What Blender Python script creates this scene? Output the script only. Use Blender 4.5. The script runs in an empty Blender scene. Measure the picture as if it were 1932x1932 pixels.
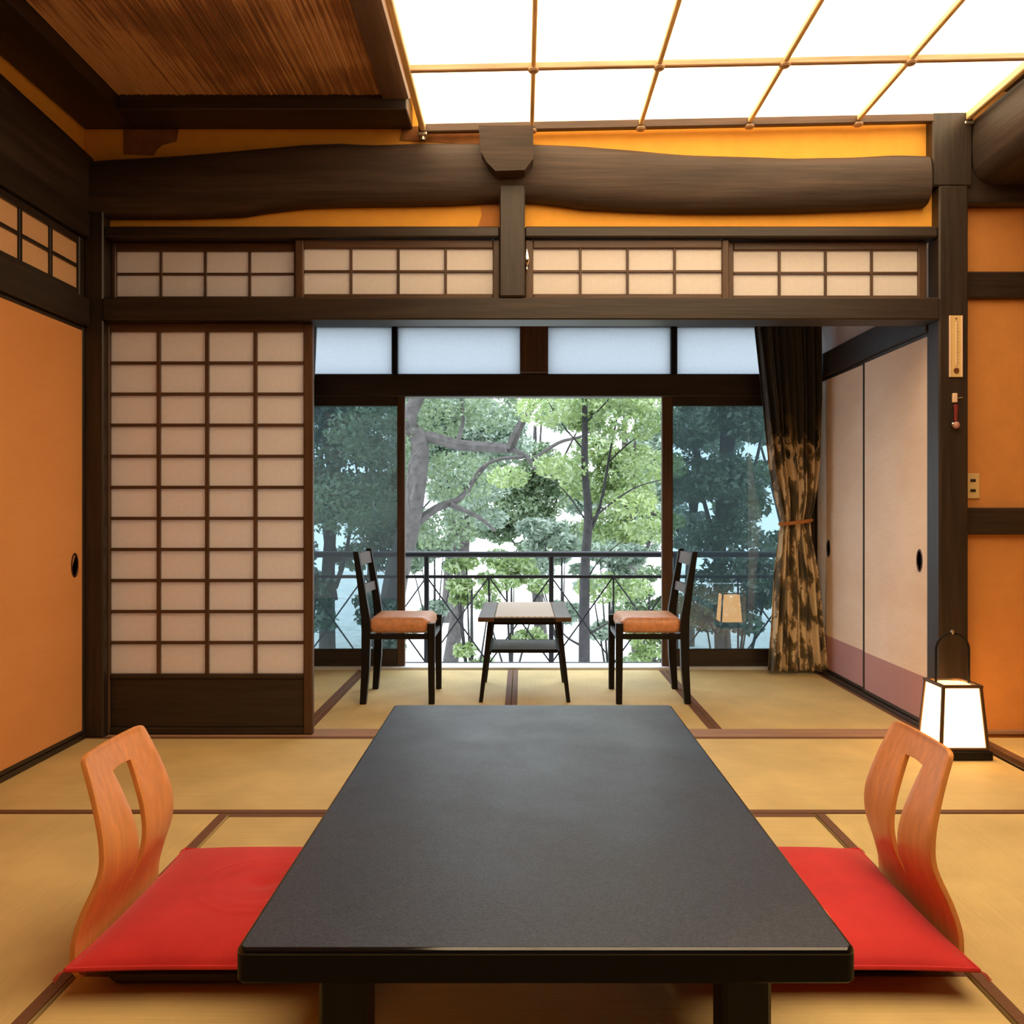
import bpy, math, random
import numpy as np
from mathutils import Vector, Matrix

S = bpy.context.scene
COL = S.collection
PI = math.pi

# ------------------------------------------------------------------ camera
cam_d = bpy.data.cameras.new('camera')
cam = bpy.data.objects.new('camera', cam_d)
COL.objects.link(cam)
cam.location = (0, 0, 0.98)
cam.rotation_euler = (PI / 2, 0, 0)
cam_d.sensor_width = 36.0
cam_d.lens = 1583.0 / 1932.0 * 36.0
cam_d.shift_x = -19.0 / 1932.0
cam_d.shift_y = -6.0 / 1932.0
cam_d.clip_start = 0.02
S.camera = cam

# ------------------------------------------------------------------ sky and exposure
SKY_STRENGTH = 3.5
LIGHT_PANEL = 3.3
LANTERN_PAPER = 5.5
w = bpy.data.worlds.new('overcast_sky')
S.world = w
w.use_nodes = True
bg = w.node_tree.nodes['Background']
bg.inputs['Color'].default_value = (0.80, 0.90, 1.0, 1)
bg.inputs['Strength'].default_value = SKY_STRENGTH
S.view_settings.view_transform = 'Standard'
S.view_settings.look = 'None'
S.view_settings.gamma = 1
S.view_settings.use_curve_mapping = False
S.view_settings.exposure = 0.65
S.cycles.max_bounces = 10
S.cycles.diffuse_bounces = 5
S.cycles.transparent_max_bounces = 16
S.cycles.use_denoising = True
S.cycles.sample_clamp_indirect = 6.0

# ------------------------------------------------------------------ materials
def new_mat(name):
    m = bpy.data.materials.new(name)
    m.use_nodes = True
    nt = m.node_tree
    b = nt.nodes['Principled BSDF']
    return m, nt, b

def mapped(nt, scale, coord='Object', rot=(0, 0, 0)):
    tc = nt.nodes.new('ShaderNodeTexCoord')
    mp = nt.nodes.new('ShaderNodeMapping')
    mp.inputs['Scale'].default_value = scale
    mp.inputs['Rotation'].default_value = rot
    nt.links.new(tc.outputs[coord], mp.inputs['Vector'])
    return mp.outputs['Vector']

def noise(nt, vec, scale, detail=4, rough=0.6):
    n = nt.nodes.new('ShaderNodeTexNoise')
    n.inputs['Scale'].default_value = scale
    n.inputs['Detail'].default_value = detail
    n.inputs['Roughness'].default_value = rough
    nt.links.new(vec, n.inputs['Vector'])
    return n.outputs['Fac']

def ramp(nt, fac, stops):
    r = nt.nodes.new('ShaderNodeValToRGB')
    el = r.color_ramp.elements
    while len(el) > 1:
        el.remove(el[-1])
    el[0].position = stops[0][0]
    el[0].color = (*stops[0][1], 1)
    for p, c in stops[1:]:
        e = el.new(p)
        e.color = (*c, 1)
    nt.links.new(fac, r.inputs['Fac'])
    return r.outputs['Color']

def bump(nt, b, h, strength, dist=0.01):
    n = nt.nodes.new('ShaderNodeBump')
    n.inputs['Strength'].default_value = strength
    n.inputs['Distance'].default_value = dist
    nt.links.new(h, n.inputs['Height'])
    nt.links.new(n.outputs['Normal'], b.inputs['Normal'])

def mul(c, k):
    return tuple(x * k for x in c)

def wood(name, c, axis='x', rough=0.45, var=0.45, spec=0.4, bs=0.25, scale=1.0):
    m, nt, b = new_mat(name)
    sc = {'x': (1.2, 22, 22), 'y': (22, 1.2, 22), 'z': (22, 22, 1.2)}[axis]
    v = mapped(nt, tuple(s * scale for s in sc))
    f = noise(nt, v, 2.2, 6, 0.65)
    col = ramp(nt, f, [(0.3, mul(c, 1 - var)), (0.55, c), (0.75, mul(c, 1 + var))])
    nt.links.new(col, b.inputs['Base Color'])
    b.inputs['Roughness'].default_value = rough
    b.inputs['Specular IOR Level'].default_value = spec
    bump(nt, b, f, bs, 0.004)
    return m

def plain(name, c, rough=0.5, metal=0.0, var=0.0, nscale=40, bs=0.0, spec=0.5, coat=0.0):
    m, nt, b = new_mat(name)
    b.inputs['Roughness'].default_value = rough
    b.inputs['Metallic'].default_value = metal
    b.inputs['Specular IOR Level'].default_value = spec
    b.inputs['Coat Weight'].default_value = coat
    v = mapped(nt, (1, 1, 1))
    f = noise(nt, v, nscale, 5)
    col = ramp(nt, f, [(0.3, mul(c, 1 - var)), (0.7, mul(c, 1 + var))])
    nt.links.new(col, b.inputs['Base Color'])
    if bs:
        bump(nt, b, f, bs, 0.004)
    return m

DARK = (0.030, 0.019, 0.013)
M = {}
for a in 'xyz':
    M['dark_' + a] = wood('dark_stained_wood_' + a, DARK, a, 0.42)
    M['brown_' + a] = wood('brown_wood_' + a, (0.085, 0.042, 0.022), a, 0.42)
    M['black_' + a] = wood('black_lacquered_wood_' + a, (0.010, 0.0085, 0.008), a, 0.40, 0.3, 0.18)
M['log'] = wood('rough_hewn_log', (0.052, 0.033, 0.024), 'x', 0.6, 0.5, 0.3, 0.6, 0.6)
M['log_y'] = wood('rough_hewn_log_along', (0.040, 0.026, 0.019), 'y', 0.6, 0.5, 0.3, 0.6, 0.6)
M['plaster'] = plain('ochre_plaster', (0.82, 0.39, 0.065), 0.95, 0, 0.05, 14, 0.25, 0.1)
M['plaster_alcove'] = plain('orange_brown_plaster', (0.60, 0.255, 0.072), 0.95, 0, 0.05, 14, 0.2, 0.1)
M['plaster_old'] = plain('old_brown_plaster', (0.26, 0.11, 0.04), 0.95, 0, 0.2, 20, 0.3, 0.1)
M['plaster_patch'] = plain('repaired_plaster', (0.47, 0.19, 0.055), 0.95, 0, 0.1, 20, 0.2, 0.1)
M['plaster_grey'] = plain('pale_grey_plaster', (0.55, 0.46, 0.42), 0.95, 0, 0.06, 14, 0.15, 0.1)
M['bracket'] = plain('dull_steel', (0.45, 0.38, 0.33), 0.35, 0.8, 0.1)
M['bar'] = wood('amber_wood', (0.50, 0.32, 0.19), 'x', 0.5)  # dark wood paled, glow of the panes put into its colour
M['bar_y'] = wood('amber_wood_along', (0.85, 0.62, 0.30), 'y', 0.5)  # lighter still, same glow painted into the lengthwise bars
M['lacquer'] = None
M['red'] = None
M['steel_dark'] = plain('dark_painted_steel', (0.018, 0.019, 0.024), 0.4, 0.3, 0.1)
M['cream_plastic'] = plain('cream_plastic', (0.66, 0.46, 0.20), 0.4, 0, 0.03)
M['black_plastic'] = plain('black_plastic', (0.02, 0.014, 0.01), 0.4)
M['chrome'] = plain('polished_metal', (0.95, 0.92, 0.88), 0.08, 1.0)
M['bulb_red'] = plain('brown_red_disc', (0.14, 0.045, 0.015), 0.4)
M['red_cord'] = plain('dark_red_cord', (0.16, 0.008, 0.006), 0.7, 0, 0.3, 200)
M['pink_bead'] = plain('pink_bead', (0.42, 0.20, 0.16), 0.35)
M['ivory'] = plain('ivory_hook', (0.72, 0.50, 0.34), 0.4)
M['handle_metal'] = plain('bronze_pull', (0.06, 0.022, 0.014), 0.35, 0.4, 0.3, 60)
M['sill'] = plain('pale_sill_metal', (0.75, 0.76, 0.80), 0.4, 0.2)
M['threshold'] = wood('threshold_wood', (0.36, 0.20, 0.12), 'x', 0.45, 0.25)
M['border'] = plain('brown_cloth_border', (0.135, 0.055, 0.022), 0.8, 0, 0.2, 300, 0.2)
M['concrete'] = plain('balcony_concrete', (0.50, 0.49, 0.48), 0.9, 0, 0.15, 12, 0.2)
M['gravel'] = plain('pale_gravel', (0.80, 0.79, 0.76), 0.95, 0, 0.22, 5, 0.4)
M['soil'] = plain('mossy_soil', (0.10, 0.11, 0.05), 0.95, 0, 0.4, 3, 0.5)

def tatami():
    m, nt, b = new_mat('woven_rush')
    v = mapped(nt, (1, 1, 1))
    wv = nt.nodes.new('ShaderNodeTexWave')
    wv.wave_type = 'BANDS'; wv.bands_direction = 'Y'
    wv.inputs['Scale'].default_value = 55
    wv.inputs['Distortion'].default_value = 0.6
    wv.inputs['Detail'].default_value = 2
    nt.links.new(v, wv.inputs['Vector'])
    v2 = mapped(nt, (2.0, 260, 260))
    f2 = noise(nt, v2, 1.0, 4)
    v3 = mapped(nt, (1, 1, 1))
    f3 = noise(nt, v3, 3.0, 3)
    mx = nt.nodes.new('ShaderNodeMath'); mx.operation = 'MULTIPLY_ADD'
    nt.links.new(f2, mx.inputs[0]); mx.inputs[1].default_value = 0.6
    nt.links.new(f3, mx.inputs[2])
    c = (0.56, 0.41, 0.175)
    col = ramp(nt, mx.outputs[0], [(0.45, mul(c, 0.78)), (0.8, c), (1.15, mul(c, 1.15))])
    nt.links.new(col, b.inputs['Base Color'])
    b.inputs['Roughness'].default_value = 0.62
    b.inputs['Specular IOR Level'].default_value = 0.35
    ad = nt.nodes.new('ShaderNodeMath'); ad.operation = 'ADD'
    nt.links.new(wv.outputs['Fac'], ad.inputs[0]); nt.links.new(f2, ad.inputs[1])
    bump(nt, b, ad.outputs[0], 0.25, 0.002)
    return m
M['tatami'] = tatami()

def paper(name, c, trans=0.4):
    m, nt, b = new_mat(name)
    out = nt.nodes['Material Output']
    v = mapped(nt, (1, 1, 1))
    f = noise(nt, v, 60, 5)
    col = ramp(nt, f, [(0.3, mul(c, 0.94)), (0.7, c)])
    d = nt.nodes.new('ShaderNodeBsdfDiffuse')
    t = nt.nodes.new('ShaderNodeBsdfTranslucent')
    mix = nt.nodes.new('ShaderNodeMixShader')
    mix.inputs[0].default_value = trans
    nt.links.new(col, d.inputs[0]); nt.links.new(col, t.inputs[0])
    nt.links.new(d.outputs[0], mix.inputs[1]); nt.links.new(t.outputs[0], mix.inputs[2])
    nt.links.new(mix.outputs[0], out.inputs['Surface'])
    return m
M['paper'] = paper('shoji_paper', (0.95, 0.89, 0.84), 0.5)
M['paper_warm'] = paper('warm_shoji_paper', (0.92, 0.60, 0.33), 0.3)  # warm light on the left wall panes painted into the paper colour
M['frosted'] = paper('frosted_glass', (0.54, 0.56, 0.585), 0.92)

def fusuma(name, c, c2):
    m, nt, b = new_mat(name)
    v = mapped(nt, (1, 1, 1))
    fine = mapped(nt, (4, 4, 60))
    f1 = noise(nt, fine, 3, 5)
    f0 = noise(nt, mapped(nt, (1.2, 1.2, 2.6)), 1.1, 3)
    mx = nt.nodes.new('ShaderNodeMath'); mx.operation = 'MULTIPLY_ADD'
    nt.links.new(f1, mx.inputs[0]); mx.inputs[1].default_value = 0.5
    nt.links.new(f0, mx.inputs[2])
    col = ramp(nt, mx.outputs[0], [(0.5, c), (0.95, c2)])
    nt.links.new(col, b.inputs['Base Color'])
    b.inputs['Roughness'].default_value = 0.85
    b.inputs['Specular IOR Level'].default_value = 0.2
    bump(nt, b, f1, 0.12, 0.003)
    return m
M['fusuma'] = fusuma('peach_paper', (0.64, 0.27, 0.085), (0.70, 0.32, 0.115))
M['fusuma_pale'] = fusuma('pale_beige_paper', (0.72, 0.51, 0.36), (0.84, 0.66, 0.51))
M['fusuma_mauve'] = fusuma('mauve_paper', (0.42, 0.21, 0.20), (0.47, 0.25, 0.23))

def glass():
    m, nt, b = new_mat('screened_glass')
    out = nt.nodes['Material Output']
    fr = nt.nodes.new('ShaderNodeFresnel'); fr.inputs['IOR'].default_value = 1.75
    tr = nt.nodes.new('ShaderNodeBsdfTransparent'); tr.inputs[0].default_value = (0.42, 0.49, 0.51, 1)
    gl = nt.nodes.new('ShaderNodeBsdfGlossy'); gl.inputs['Roughness'].default_value = 0.01
    mix = nt.nodes.new('ShaderNodeMixShader')
    nt.links.new(fr.outputs[0], mix.inputs[0])
    hz = nt.nodes.new('ShaderNodeBsdfTranslucent'); hz.inputs[0].default_value = (0.55, 0.62, 0.66, 1)
    scr = nt.nodes.new('ShaderNodeMixShader'); scr.inputs[0].default_value = 0.05
    nt.links.new(tr.outputs[0], scr.inputs[1]); nt.links.new(hz.outputs[0], scr.inputs[2])
    nt.links.new(scr.outputs[0], mix.inputs[1]); nt.links.new(gl.outputs[0], mix.inputs[2])
    nt.links.new(mix.outputs[0], out.inputs['Surface'])
    return m
M['glass'] = glass()

def emissive(name, c, s):
    m, nt, b = new_mat(name)
    b.inputs['Base Color'].default_value = (0.8, 0.75, 0.65, 1)
    b.inputs['Roughness'].default_value = 0.8
    b.inputs['Emission Color'].default_value = (*c, 1)
    b.inputs['Emission Strength'].default_value = s
    return m
M['light_paper'] = emissive('lit_diffuser_paper', (1.0, 0.77, 0.48), LIGHT_PANEL)
M['lantern_paper'] = emissive('lit_lantern_paper', (1.0, 0.50, 0.16), LANTERN_PAPER)
M['lantern_top'] = emissive('lit_lantern_top', (1.0, 0.60, 0.18), 1.7)

def reeds():
    m, nt, b = new_mat('smoked_reed')
    f = noise(nt, mapped(nt, (60, 1.0, 60)), 1.6, 5)
    g = noise(nt, mapped(nt, (1, 1, 1)), 1.6, 3)
    mx = nt.nodes.new('ShaderNodeMath'); mx.operation = 'MULTIPLY_ADD'
    nt.links.new(f, mx.inputs[0]); mx.inputs[1].default_value = 0.9
    nt.links.new(g, mx.inputs[2])
    col = ramp(nt, mx.outputs[0], [(0.65, (0.13, 0.060, 0.030)), (0.95, (0.36, 0.170, 0.080)), (1.2, (0.58, 0.33, 0.17))])
    nt.links.new(col, b.inputs['Base Color'])
    b.inputs['Roughness'].default_value = 0.5
    return m
M['reed'] = reeds()

def lacquer():
    m, nt, b = new_mat('black_textured_lacquer')
    f = noise(nt, mapped(nt, (1, 1, 1)), 260, 3)
    g = noise(nt, mapped(nt, (1, 1, 1)), 5, 4)
    col = ramp(nt, f, [(0.35, (0.022, 0.027, 0.044)), (0.65, (0.050, 0.057, 0.092))])
    nt.links.new(col, b.inputs['Base Color'])
    rr = ramp(nt, g, [(0.3, (0.34,) * 3), (0.7, (0.46,) * 3)])
    nt.links.new(rr, b.inputs['Roughness'])
    b.inputs['Specular IOR Level'].default_value = 0.36
    bump(nt, b, f, 0.16, 0.002)
    return m
M['lacquer'] = lacquer()

M['edge_lacquer'] = plain('glossy_black_lacquer', (0.006, 0.0055, 0.0055), 0.10, 0, 0.1, 40, 0, 0.6)

M['edge_matte'] = plain('satin_black_lacquer', (0.006, 0.0058, 0.0055), 0.45, 0, 0.1, 40, 0, 0.12)

def red_cloth():
    m, nt, b = new_mat('red_cotton')
    f = noise(nt, mapped(nt, (1, 1, 1)), 400, 3)
    g = noise(nt, mapped(nt, (1, 1, 1)), 6, 3)
    mx = nt.nodes.new('ShaderNodeMath'); mx.operation = 'MULTIPLY_ADD'
    nt.links.new(f, mx.inputs[0]); mx.inputs[1].default_value = 0.5
    nt.links.new(g, mx.inputs[2])
    col = ramp(nt, mx.outputs[0], [(0.5, (0.42, 0.011, 0.012)), (1.0, (0.58, 0.024, 0.022))])
    nt.links.new(col, b.inputs['Base Color'])
    b.inputs['Roughness'].default_value = 0.75
    b.inputs['Specular IOR Level'].default_value = 0.25
    b.inputs['Sheen Weight'].default_value = 0.15
    bump(nt, b, f, 0.15, 0.002)
    return m
M['red'] = red_cloth()
M['red_dark'] = plain('red_stitching', (0.40, 0.022, 0.016), 0.7)
M['ply'] = wood('bent_beech_plywood', (0.72, 0.29, 0.085), 'z', 0.33, 0.16, 0.5, 0.05)
M['ply_base'] = wood('dark_plywood_base', (0.035, 0.016, 0.008), 'x', 0.5, 0.2)  # plywood blackened to paint in the shadow under the cushion
M['seat_weave'] = plain('rust_woven_leather', (0.62, 0.27, 0.12), 0.42, 0, 0.22, 45, 0.4)

def cane():
    m, nt, b = new_mat('woven_cane')
    ch = nt.nodes.new('ShaderNodeTexChecker')
    ch.inputs['Scale'].default_value = 1.0
    ch.inputs['Color1'].default_value = (0.62, 0.47, 0.34, 1)
    ch.inputs['Color2'].default_value = (0.40, 0.28, 0.19, 1)
    nt.links.new(mapped(nt, (70, 45, 0)), ch.inputs['Vector'])
    nt.links.new(ch.outputs['Color'], b.inputs['Base Color'])
    b.inputs['Roughness'].default_value = 0.45
    bump(nt, b, ch.outputs['Fac'], 0.3, 0.003)
    return m
M['cane'] = cane()
M['cane_grey'] = plain('grey_woven_shelf', (0.17, 0.17, 0.17), 0.5, 0, 0.35, 90, 0.4)

def curtain_cloth():
    m, nt, b = new_mat('olive_gold_brocade')
    tc = nt.nodes.new('ShaderNodeTexCoord')
    mp = nt.nodes.new('ShaderNodeMapping')
    mp.inputs['Scale'].default_value = (4.2, 6.0, 1)
    nt.links.new(tc.outputs['UV'], mp.inputs['Vector'])
    n1 = noise(nt, mp.outputs[0], 1.5, 5, 0.62)
    pat = ramp(nt, n1, [(0.42, (0.055, 0.040, 0.016)), (0.49, (0.19, 0.125, 0.045)), (0.515, (0.66, 0.50, 0.29)), (0.7, (0.74, 0.60, 0.40))])
    mp2 = nt.nodes.new('ShaderNodeMapping')
    mp2.inputs['Scale'].default_value = (60, 7, 1)
    nt.links.new(tc.outputs['UV'], mp2.inputs['Vector'])
    n2 = noise(nt, mp2.outputs[0], 1.0, 3)
    top = ramp(nt, n2, [(0.5, (0.012, 0.011, 0.009)), (0.75, (0.045, 0.036, 0.018))])
    sep = nt.nodes.new('ShaderNodeSeparateXYZ')
    nt.links.new(tc.outputs['UV'], sep.inputs[0])
    ad = nt.nodes.new('ShaderNodeMath'); ad.operation = 'MULTIPLY_ADD'
    nt.links.new(n1, ad.inputs[0]); ad.inputs[1].default_value = 0.75
    nt.links.new(sep.outputs['Y'], ad.inputs[2])
    st = ramp(nt, ad.outputs[0], [(0.955, (0, 0, 0)), (0.985, (1, 1, 1))])
    mix = nt.nodes.new('ShaderNodeMix'); mix.data_type = 'RGBA'
    nt.links.new(st, mix.inputs['Factor'])
    nt.links.new(pat, mix.inputs['A']); nt.links.new(top, mix.inputs['B'])
    nt.links.new(mix.outputs['Result'], b.inputs['Base Color'])
    b.inputs['Roughness'].default_value = 0.6
    b.inputs['Sheen Weight'].default_value = 0.2
    return m
M['curtain'] = curtain_cloth()

def leaf_mat(name, c1, c2, trans=0.45):
    m, nt, b = new_mat(name)
    out = nt.nodes['Material Output']
    f = noise(nt, mapped(nt, (1, 1, 1)), 2.2, 4, 0.7)
    col = ramp(nt, f, [(0.35, c1), (0.65, c2)])
    d = nt.nodes.new('ShaderNodeBsdfDiffuse')
    t = nt.nodes.new('ShaderNodeBsdfTranslucent')
    g = nt.nodes.new('ShaderNodeBsdfGlossy'); g.inputs['Roughness'].default_value = 0.35
    nt.links.new(col, d.inputs[0]); nt.links.new(col, t.inputs[0])
    m1 = nt.nodes.new('ShaderNodeMixShader'); m1.inputs[0].default_value = trans
    nt.links.new(d.outputs[0], m1.inputs[1]); nt.links.new(t.outputs[0], m1.inputs[2])
    m2 = nt.nodes.new('ShaderNodeMixShader'); m2.inputs[0].default_value = 0.10
    nt.links.new(m1.outputs[0], m2.inputs[1]); nt.links.new(g.outputs[0], m2.inputs[2])
    nt.links.new(m2.outputs[0], out.inputs['Surface'])
    return m
M['leaf_bright'] = leaf_mat('bright_leaf', (0.13, 0.21, 0.06), (0.34, 0.44, 0.16))
M['leaf_mid'] = leaf_mat('mid_green_leaf', (0.09, 0.15, 0.07), (0.24, 0.33, 0.16))
M['leaf_dark'] = leaf_mat('dark_evergreen_leaf', (0.045, 0.085, 0.045), (0.13, 0.21, 0.10))
M['leaf_grey'] = leaf_mat('grey_green_leaf', (0.14, 0.21, 0.15), (0.36, 0.45, 0.34))  # distance haze put into the leaf colour as pale grey
M['bark'] = plain('grey_brown_bark', (0.070, 0.062, 0.058), 0.9, 0, 0.4, 12, 0.8)
M['bark_dark'] = plain('dark_bark', (0.022, 0.020, 0.020), 0.9, 0, 0.4, 20, 0.8)

# ------------------------------------------------------------------ mesh helpers
class MB:
    """collects pieces of ONE mesh"""
    def __init__(s):
        s.v, s.f = [], []
    def add(s, vs, fs):
        o = len(s.v)
        s.v += [tuple(p) for p in vs]
        s.f += [tuple(i + o for i in f) for f in fs]
    def box(s, x0, x1, y0, y1, z0, z1, b=0.004, mtx=None):
        c = Vector(((x0 + x1) / 2, (y0 + y1) / 2, (z0 + z1) / 2))
        h = [abs(x1 - x0) / 2, abs(y1 - y0) / 2, abs(z1 - z0) / 2]
        b = min(b, min(h) * 0.45)
        vs, idx = [], {}
        for sx in (-1, 1):
            for sy in (-1, 1):
                for sz in (-1, 1):
                    sg = (sx, sy, sz)
                    for a in range(3):
                        p = [sg[k] * (h[k] - (0 if k == a else b)) for k in range(3)]
                        idx[(sg, a)] = len(vs)
                        vs.append(Vector(p))
        fs = []
        for a in range(3):
            o1, o2 = [k for k in range(3) if k != a]
            for sa in (-1, 1):
                q = []
                for s1, s2 in ((-1, -1), (1, -1), (1, 1), (-1, 1)):
                    sg = [0, 0, 0]; sg[a] = sa; sg[o1] = s1; sg[o2] = s2
                    q.append(idx[(tuple(sg), a)])
                fs.append(q)
            for s1 in (-1, 1):
                for s2 in (-1, 1):
                    q = []
                    for sa, k in ((-1, o1), (1, o1), (1, o2), (-1, o2)):
                        sg = [0, 0, 0]; sg[a] = sa; sg[o1] = s1; sg[o2] = s2
                        q.append(idx[(tuple(sg), k)])
                    fs.append(q)
        for sg in [(x, y, z) for x in (-1, 1) for y in (-1, 1) for z in (-1, 1)]:
            fs.append([idx[(sg, 0)], idx[(sg, 1)], idx[(sg, 2)]])
        out = []
        for q in fs:
            n = (vs[q[1]] - vs[q[0]]).cross(vs[q[2]] - vs[q[0]])
            m = sum((vs[i] for i in q), Vector()) / len(q)
            out.append(q if n.dot(m) > 0 else q[::-1])
        vs = [p + c for p in vs]
        if mtx is not None:
            vs = [mtx @ p for p in vs]
        s.add(vs, out)
        return s
    def tube(s, pts, rad, n=8, cap=True, sq=None):
        pts = [Vector(p) for p in pts]
        if not hasattr(rad, '__len__'):
            rad = [rad] * len(pts)
        rings = []
        ref = None
        for i, p in enumerate(pts):
            d = (pts[min(i + 1, len(pts) - 1)] - pts[max(i - 1, 0)]).normalized()
            if ref is None:
                ref = Vector((0, 1, 0)) if abs(d.y) < 0.9 else Vector((1, 0, 0))
            u = (ref - d * ref.dot(d)).normalized()
            ref = u
            v = d.cross(u)
            r = rad[i]
            ring = []
            for k in range(n):
                a = 2 * PI * k / n
                ring.append(p + (u * math.cos(a) + v * math.sin(a)) * r)
            rings.append(ring)
        vs = [q for r in rings for q in r]
        fs = []
        for i in range(len(pts) - 1):
            for k in range(n):
                a, b_ = i * n + k, i * n + (k + 1) % n
                fs.append((a, b_, b_ + n, a + n))
        if cap:
            fs.append(tuple(range(n - 1, -1, -1)))
            fs.append(tuple((len(pts) - 1) * n + k for k in range(n)))
        s.add(vs, fs)
        return s
    def loft(s, secs, cap=True):
        """secs: list of equally long closed sections"""
        n = len(secs[0])
        vs = [p for r in secs for p in r]
        fs = []
        for i in range(len(secs) - 1):
            for k in range(n):
                a, b_ = i * n + k, i * n + (k + 1) % n
                fs.append((a, b_, b_ + n, a + n))
        if cap:
            fs.append(tuple(range(n - 1, -1, -1)))
            fs.append(tuple((len(secs) - 1) * n + k for k in range(n)))
        s.add(vs, fs)
        return s
    def post(s, p0, p1, w0, d0, w1=None, d1=None):
        """tapered square post between two points (sections stay in the XY plane)"""
        w1 = w0 if w1 is None else w1
        d1 = d0 if d1 is None else d1
        def sec(p, w_, d_):
            x, y, z = p
            c = min(w_, d_) * 0.18
            a, b_ = w_ / 2, d_ / 2
            return [(x - a + c, y - b_, z), (x + a - c, y - b_, z), (x + a, y - b_ + c, z), (x + a, y + b_ - c, z),
                    (x + a - c, y + b_, z), (x - a + c, y + b_, z), (x - a, y + b_ - c, z), (x - a, y - b_ + c, z)]
        return s.loft([sec(p0, w0, d0), sec(p1, w1, d1)])
    def lathe(s, prof, n=16, c=(0, 0, 0)):
        secs = [[(c[0] + r * math.cos(2 * PI * k / n), c[1] + r * math.sin(2 * PI * k / n), c[2] + z) for k in range(n)] for r, z in prof]
        return s.loft(secs)
    def grid(s, fn, nu, nv):
        vs = [fn(i / nu, j / nv) for j in range(nv + 1) for i in range(nu + 1)]
        fs = []
        for j in range(nv):
            for i in range(nu):
                a = j * (nu + 1) + i
                fs.append((a, a + 1, a + nu + 2, a + nu + 1))
        s.add(vs, fs)
        return s
    def mesh(s, name):
        me = bpy.data.meshes.new(name)
        me.from_pydata(s.v, [], s.f)
        me.update()
        return me

def link(name, me, m=None, parent=None, loc=(0, 0, 0), smooth=False):
    if m is not None and not me.materials:
        me.materials.append(m)
    if smooth:
        me.polygons.foreach_set('use_smooth', [True] * len(me.polygons))
    o = bpy.data.objects.new(name, me)
    o.location = loc
    COL.objects.link(o)
    if parent is not None:
        o.parent = parent
    return o

def obj(name, mb, m, parent=None, loc=(0, 0, 0), smooth=False):
    me = mb.mesh(name)
    if smooth:
        try:
            me.set_sharp_from_angle(angle=math.radians(40))
        except Exception:
            pass
    return link(name, me, m, parent, loc, smooth)

def tag(o, label=None, cat=None, group=None, kind=None):
    if label: o['label'] = label
    if cat: o['category'] = cat
    if group: o['group'] = group
    if kind: o['kind'] = kind
    return o

def empty(name, loc=(0, 0, 0), rz=0.0):
    o = bpy.data.objects.new(name, None)
    o.location = loc
    o.rotation_euler = (0, 0, rz)
    o.empty_display_size = 0.1
    COL.objects.link(o)
    return o

def boxo(name, x0, x1, y0, y1, z0, z1, m, parent=None, b=0.004):
    """a box as one object with its origin at its own centre (world or parent-local limits)"""
    c = ((x0 + x1) / 2, (y0 + y1) / 2, (z0 + z1) / 2)
    mb = MB().box(x0 - c[0], x1 - c[0], y0 - c[1], y1 - c[1], z0 - c[2], z1 - c[2], b)
    return obj(name, mb, m, parent, c)

def struct(o, label, cat):
    return tag(o, label, cat, kind='structure')

def copy_tree(o, parent=None):
    c = o.copy()
    COL.objects.link(c)
    if parent is not None:
        c.parent = parent
    for ch in list(o.children):
        copy_tree(ch, c)
    return c

_trim = [0]
def trim(x0, x1, y0, y1, z0, z1, m, label, cat='beam', b=0.006):
    _trim[0] += 1
    return struct(boxo('trim_%d' % _trim[0], x0, x1, y0, y1, z0, z1, m, None, b), label, cat)

# ================================================================== THE ROOM
XL, XR = -1.87, 3.70           # left wall face, far right wall face
YB, YW, YF = 3.61, 5.14, -1.30  # partition, window wall, wall behind the viewer
# ---- floor with its tatami mats
floor = struct(boxo('floor', -2.0, 3.8, YF, 5.30, -0.14, -0.058, M['dark_x'], None, 0.0), 'tatami mat floor of the room and its sunroom', 'floor')
_mat_cache = {}
def mat_piece(cx, cy, along, length, width, edge=True):
    """one tatami mat, long axis along x (0) or y (1); the brown cloth runs along both long edges"""
    key = (round(length, 3), round(width, 3))
    if key not in _mat_cache:
        me = MB().box(-length / 2 + .001, length / 2 - .001, -width / 2 + .001, width / 2 - .001, -0.055, 0.0, 0.003).mesh('tatami_mat')
        me.materials.append(M['tatami'])
        bb = MB()
        bb.box(-length / 2 + .002, length / 2 - .002, -width / 2 + .0015, -width / 2 + .030, -0.02, 0.0015, 0.001)
        b1 = bb.mesh('cloth_border'); b1.materials.append(M['border'])
        bb = MB()
        bb.box(-length / 2 + .002, length / 2 - .002, width / 2 - .030, width / 2 - .0015, -0.02, 0.0015, 0.001)
        b2 = bb.mesh('cloth_border'); b2.materials.append(M['border'])
        _mat_cache[key] = (me, b1, b2)
    me, b1, b2 = _mat_cache[key]
    o = link('tatami_mat', me, None, floor)
    o.location = (cx - floor.location.x, cy - floor.location.y, -floor.location.z)
    o.rotation_euler = (0, 0, PI / 2 * along)
    link('cloth_border', b1, None, o); link('cloth_border', b2, None, o)
    return o
# main room
mat_piece(-0.93, 3.153, 0, 1.87, 0.905); mat_piece(0.94, 3.153, 0, 1.87, 0.905)
mat_piece(0.0, 2.245, 0, 1.87, 0.905); mat_piece(0.0, 1.335, 0, 1.87, 0.905)
for sx in (-1, 1):
    mat_piece(sx * 1.405, 1.79, 1, 1.815, 0.925)
    mat_piece(sx * 1.405, -0.04, 1, 1.815, 0.925)
mat_piece(0.0, 0.425, 0, 1.87, 0.905); mat_piece(0.0, -0.485, 0, 1.87, 0.905)
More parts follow.
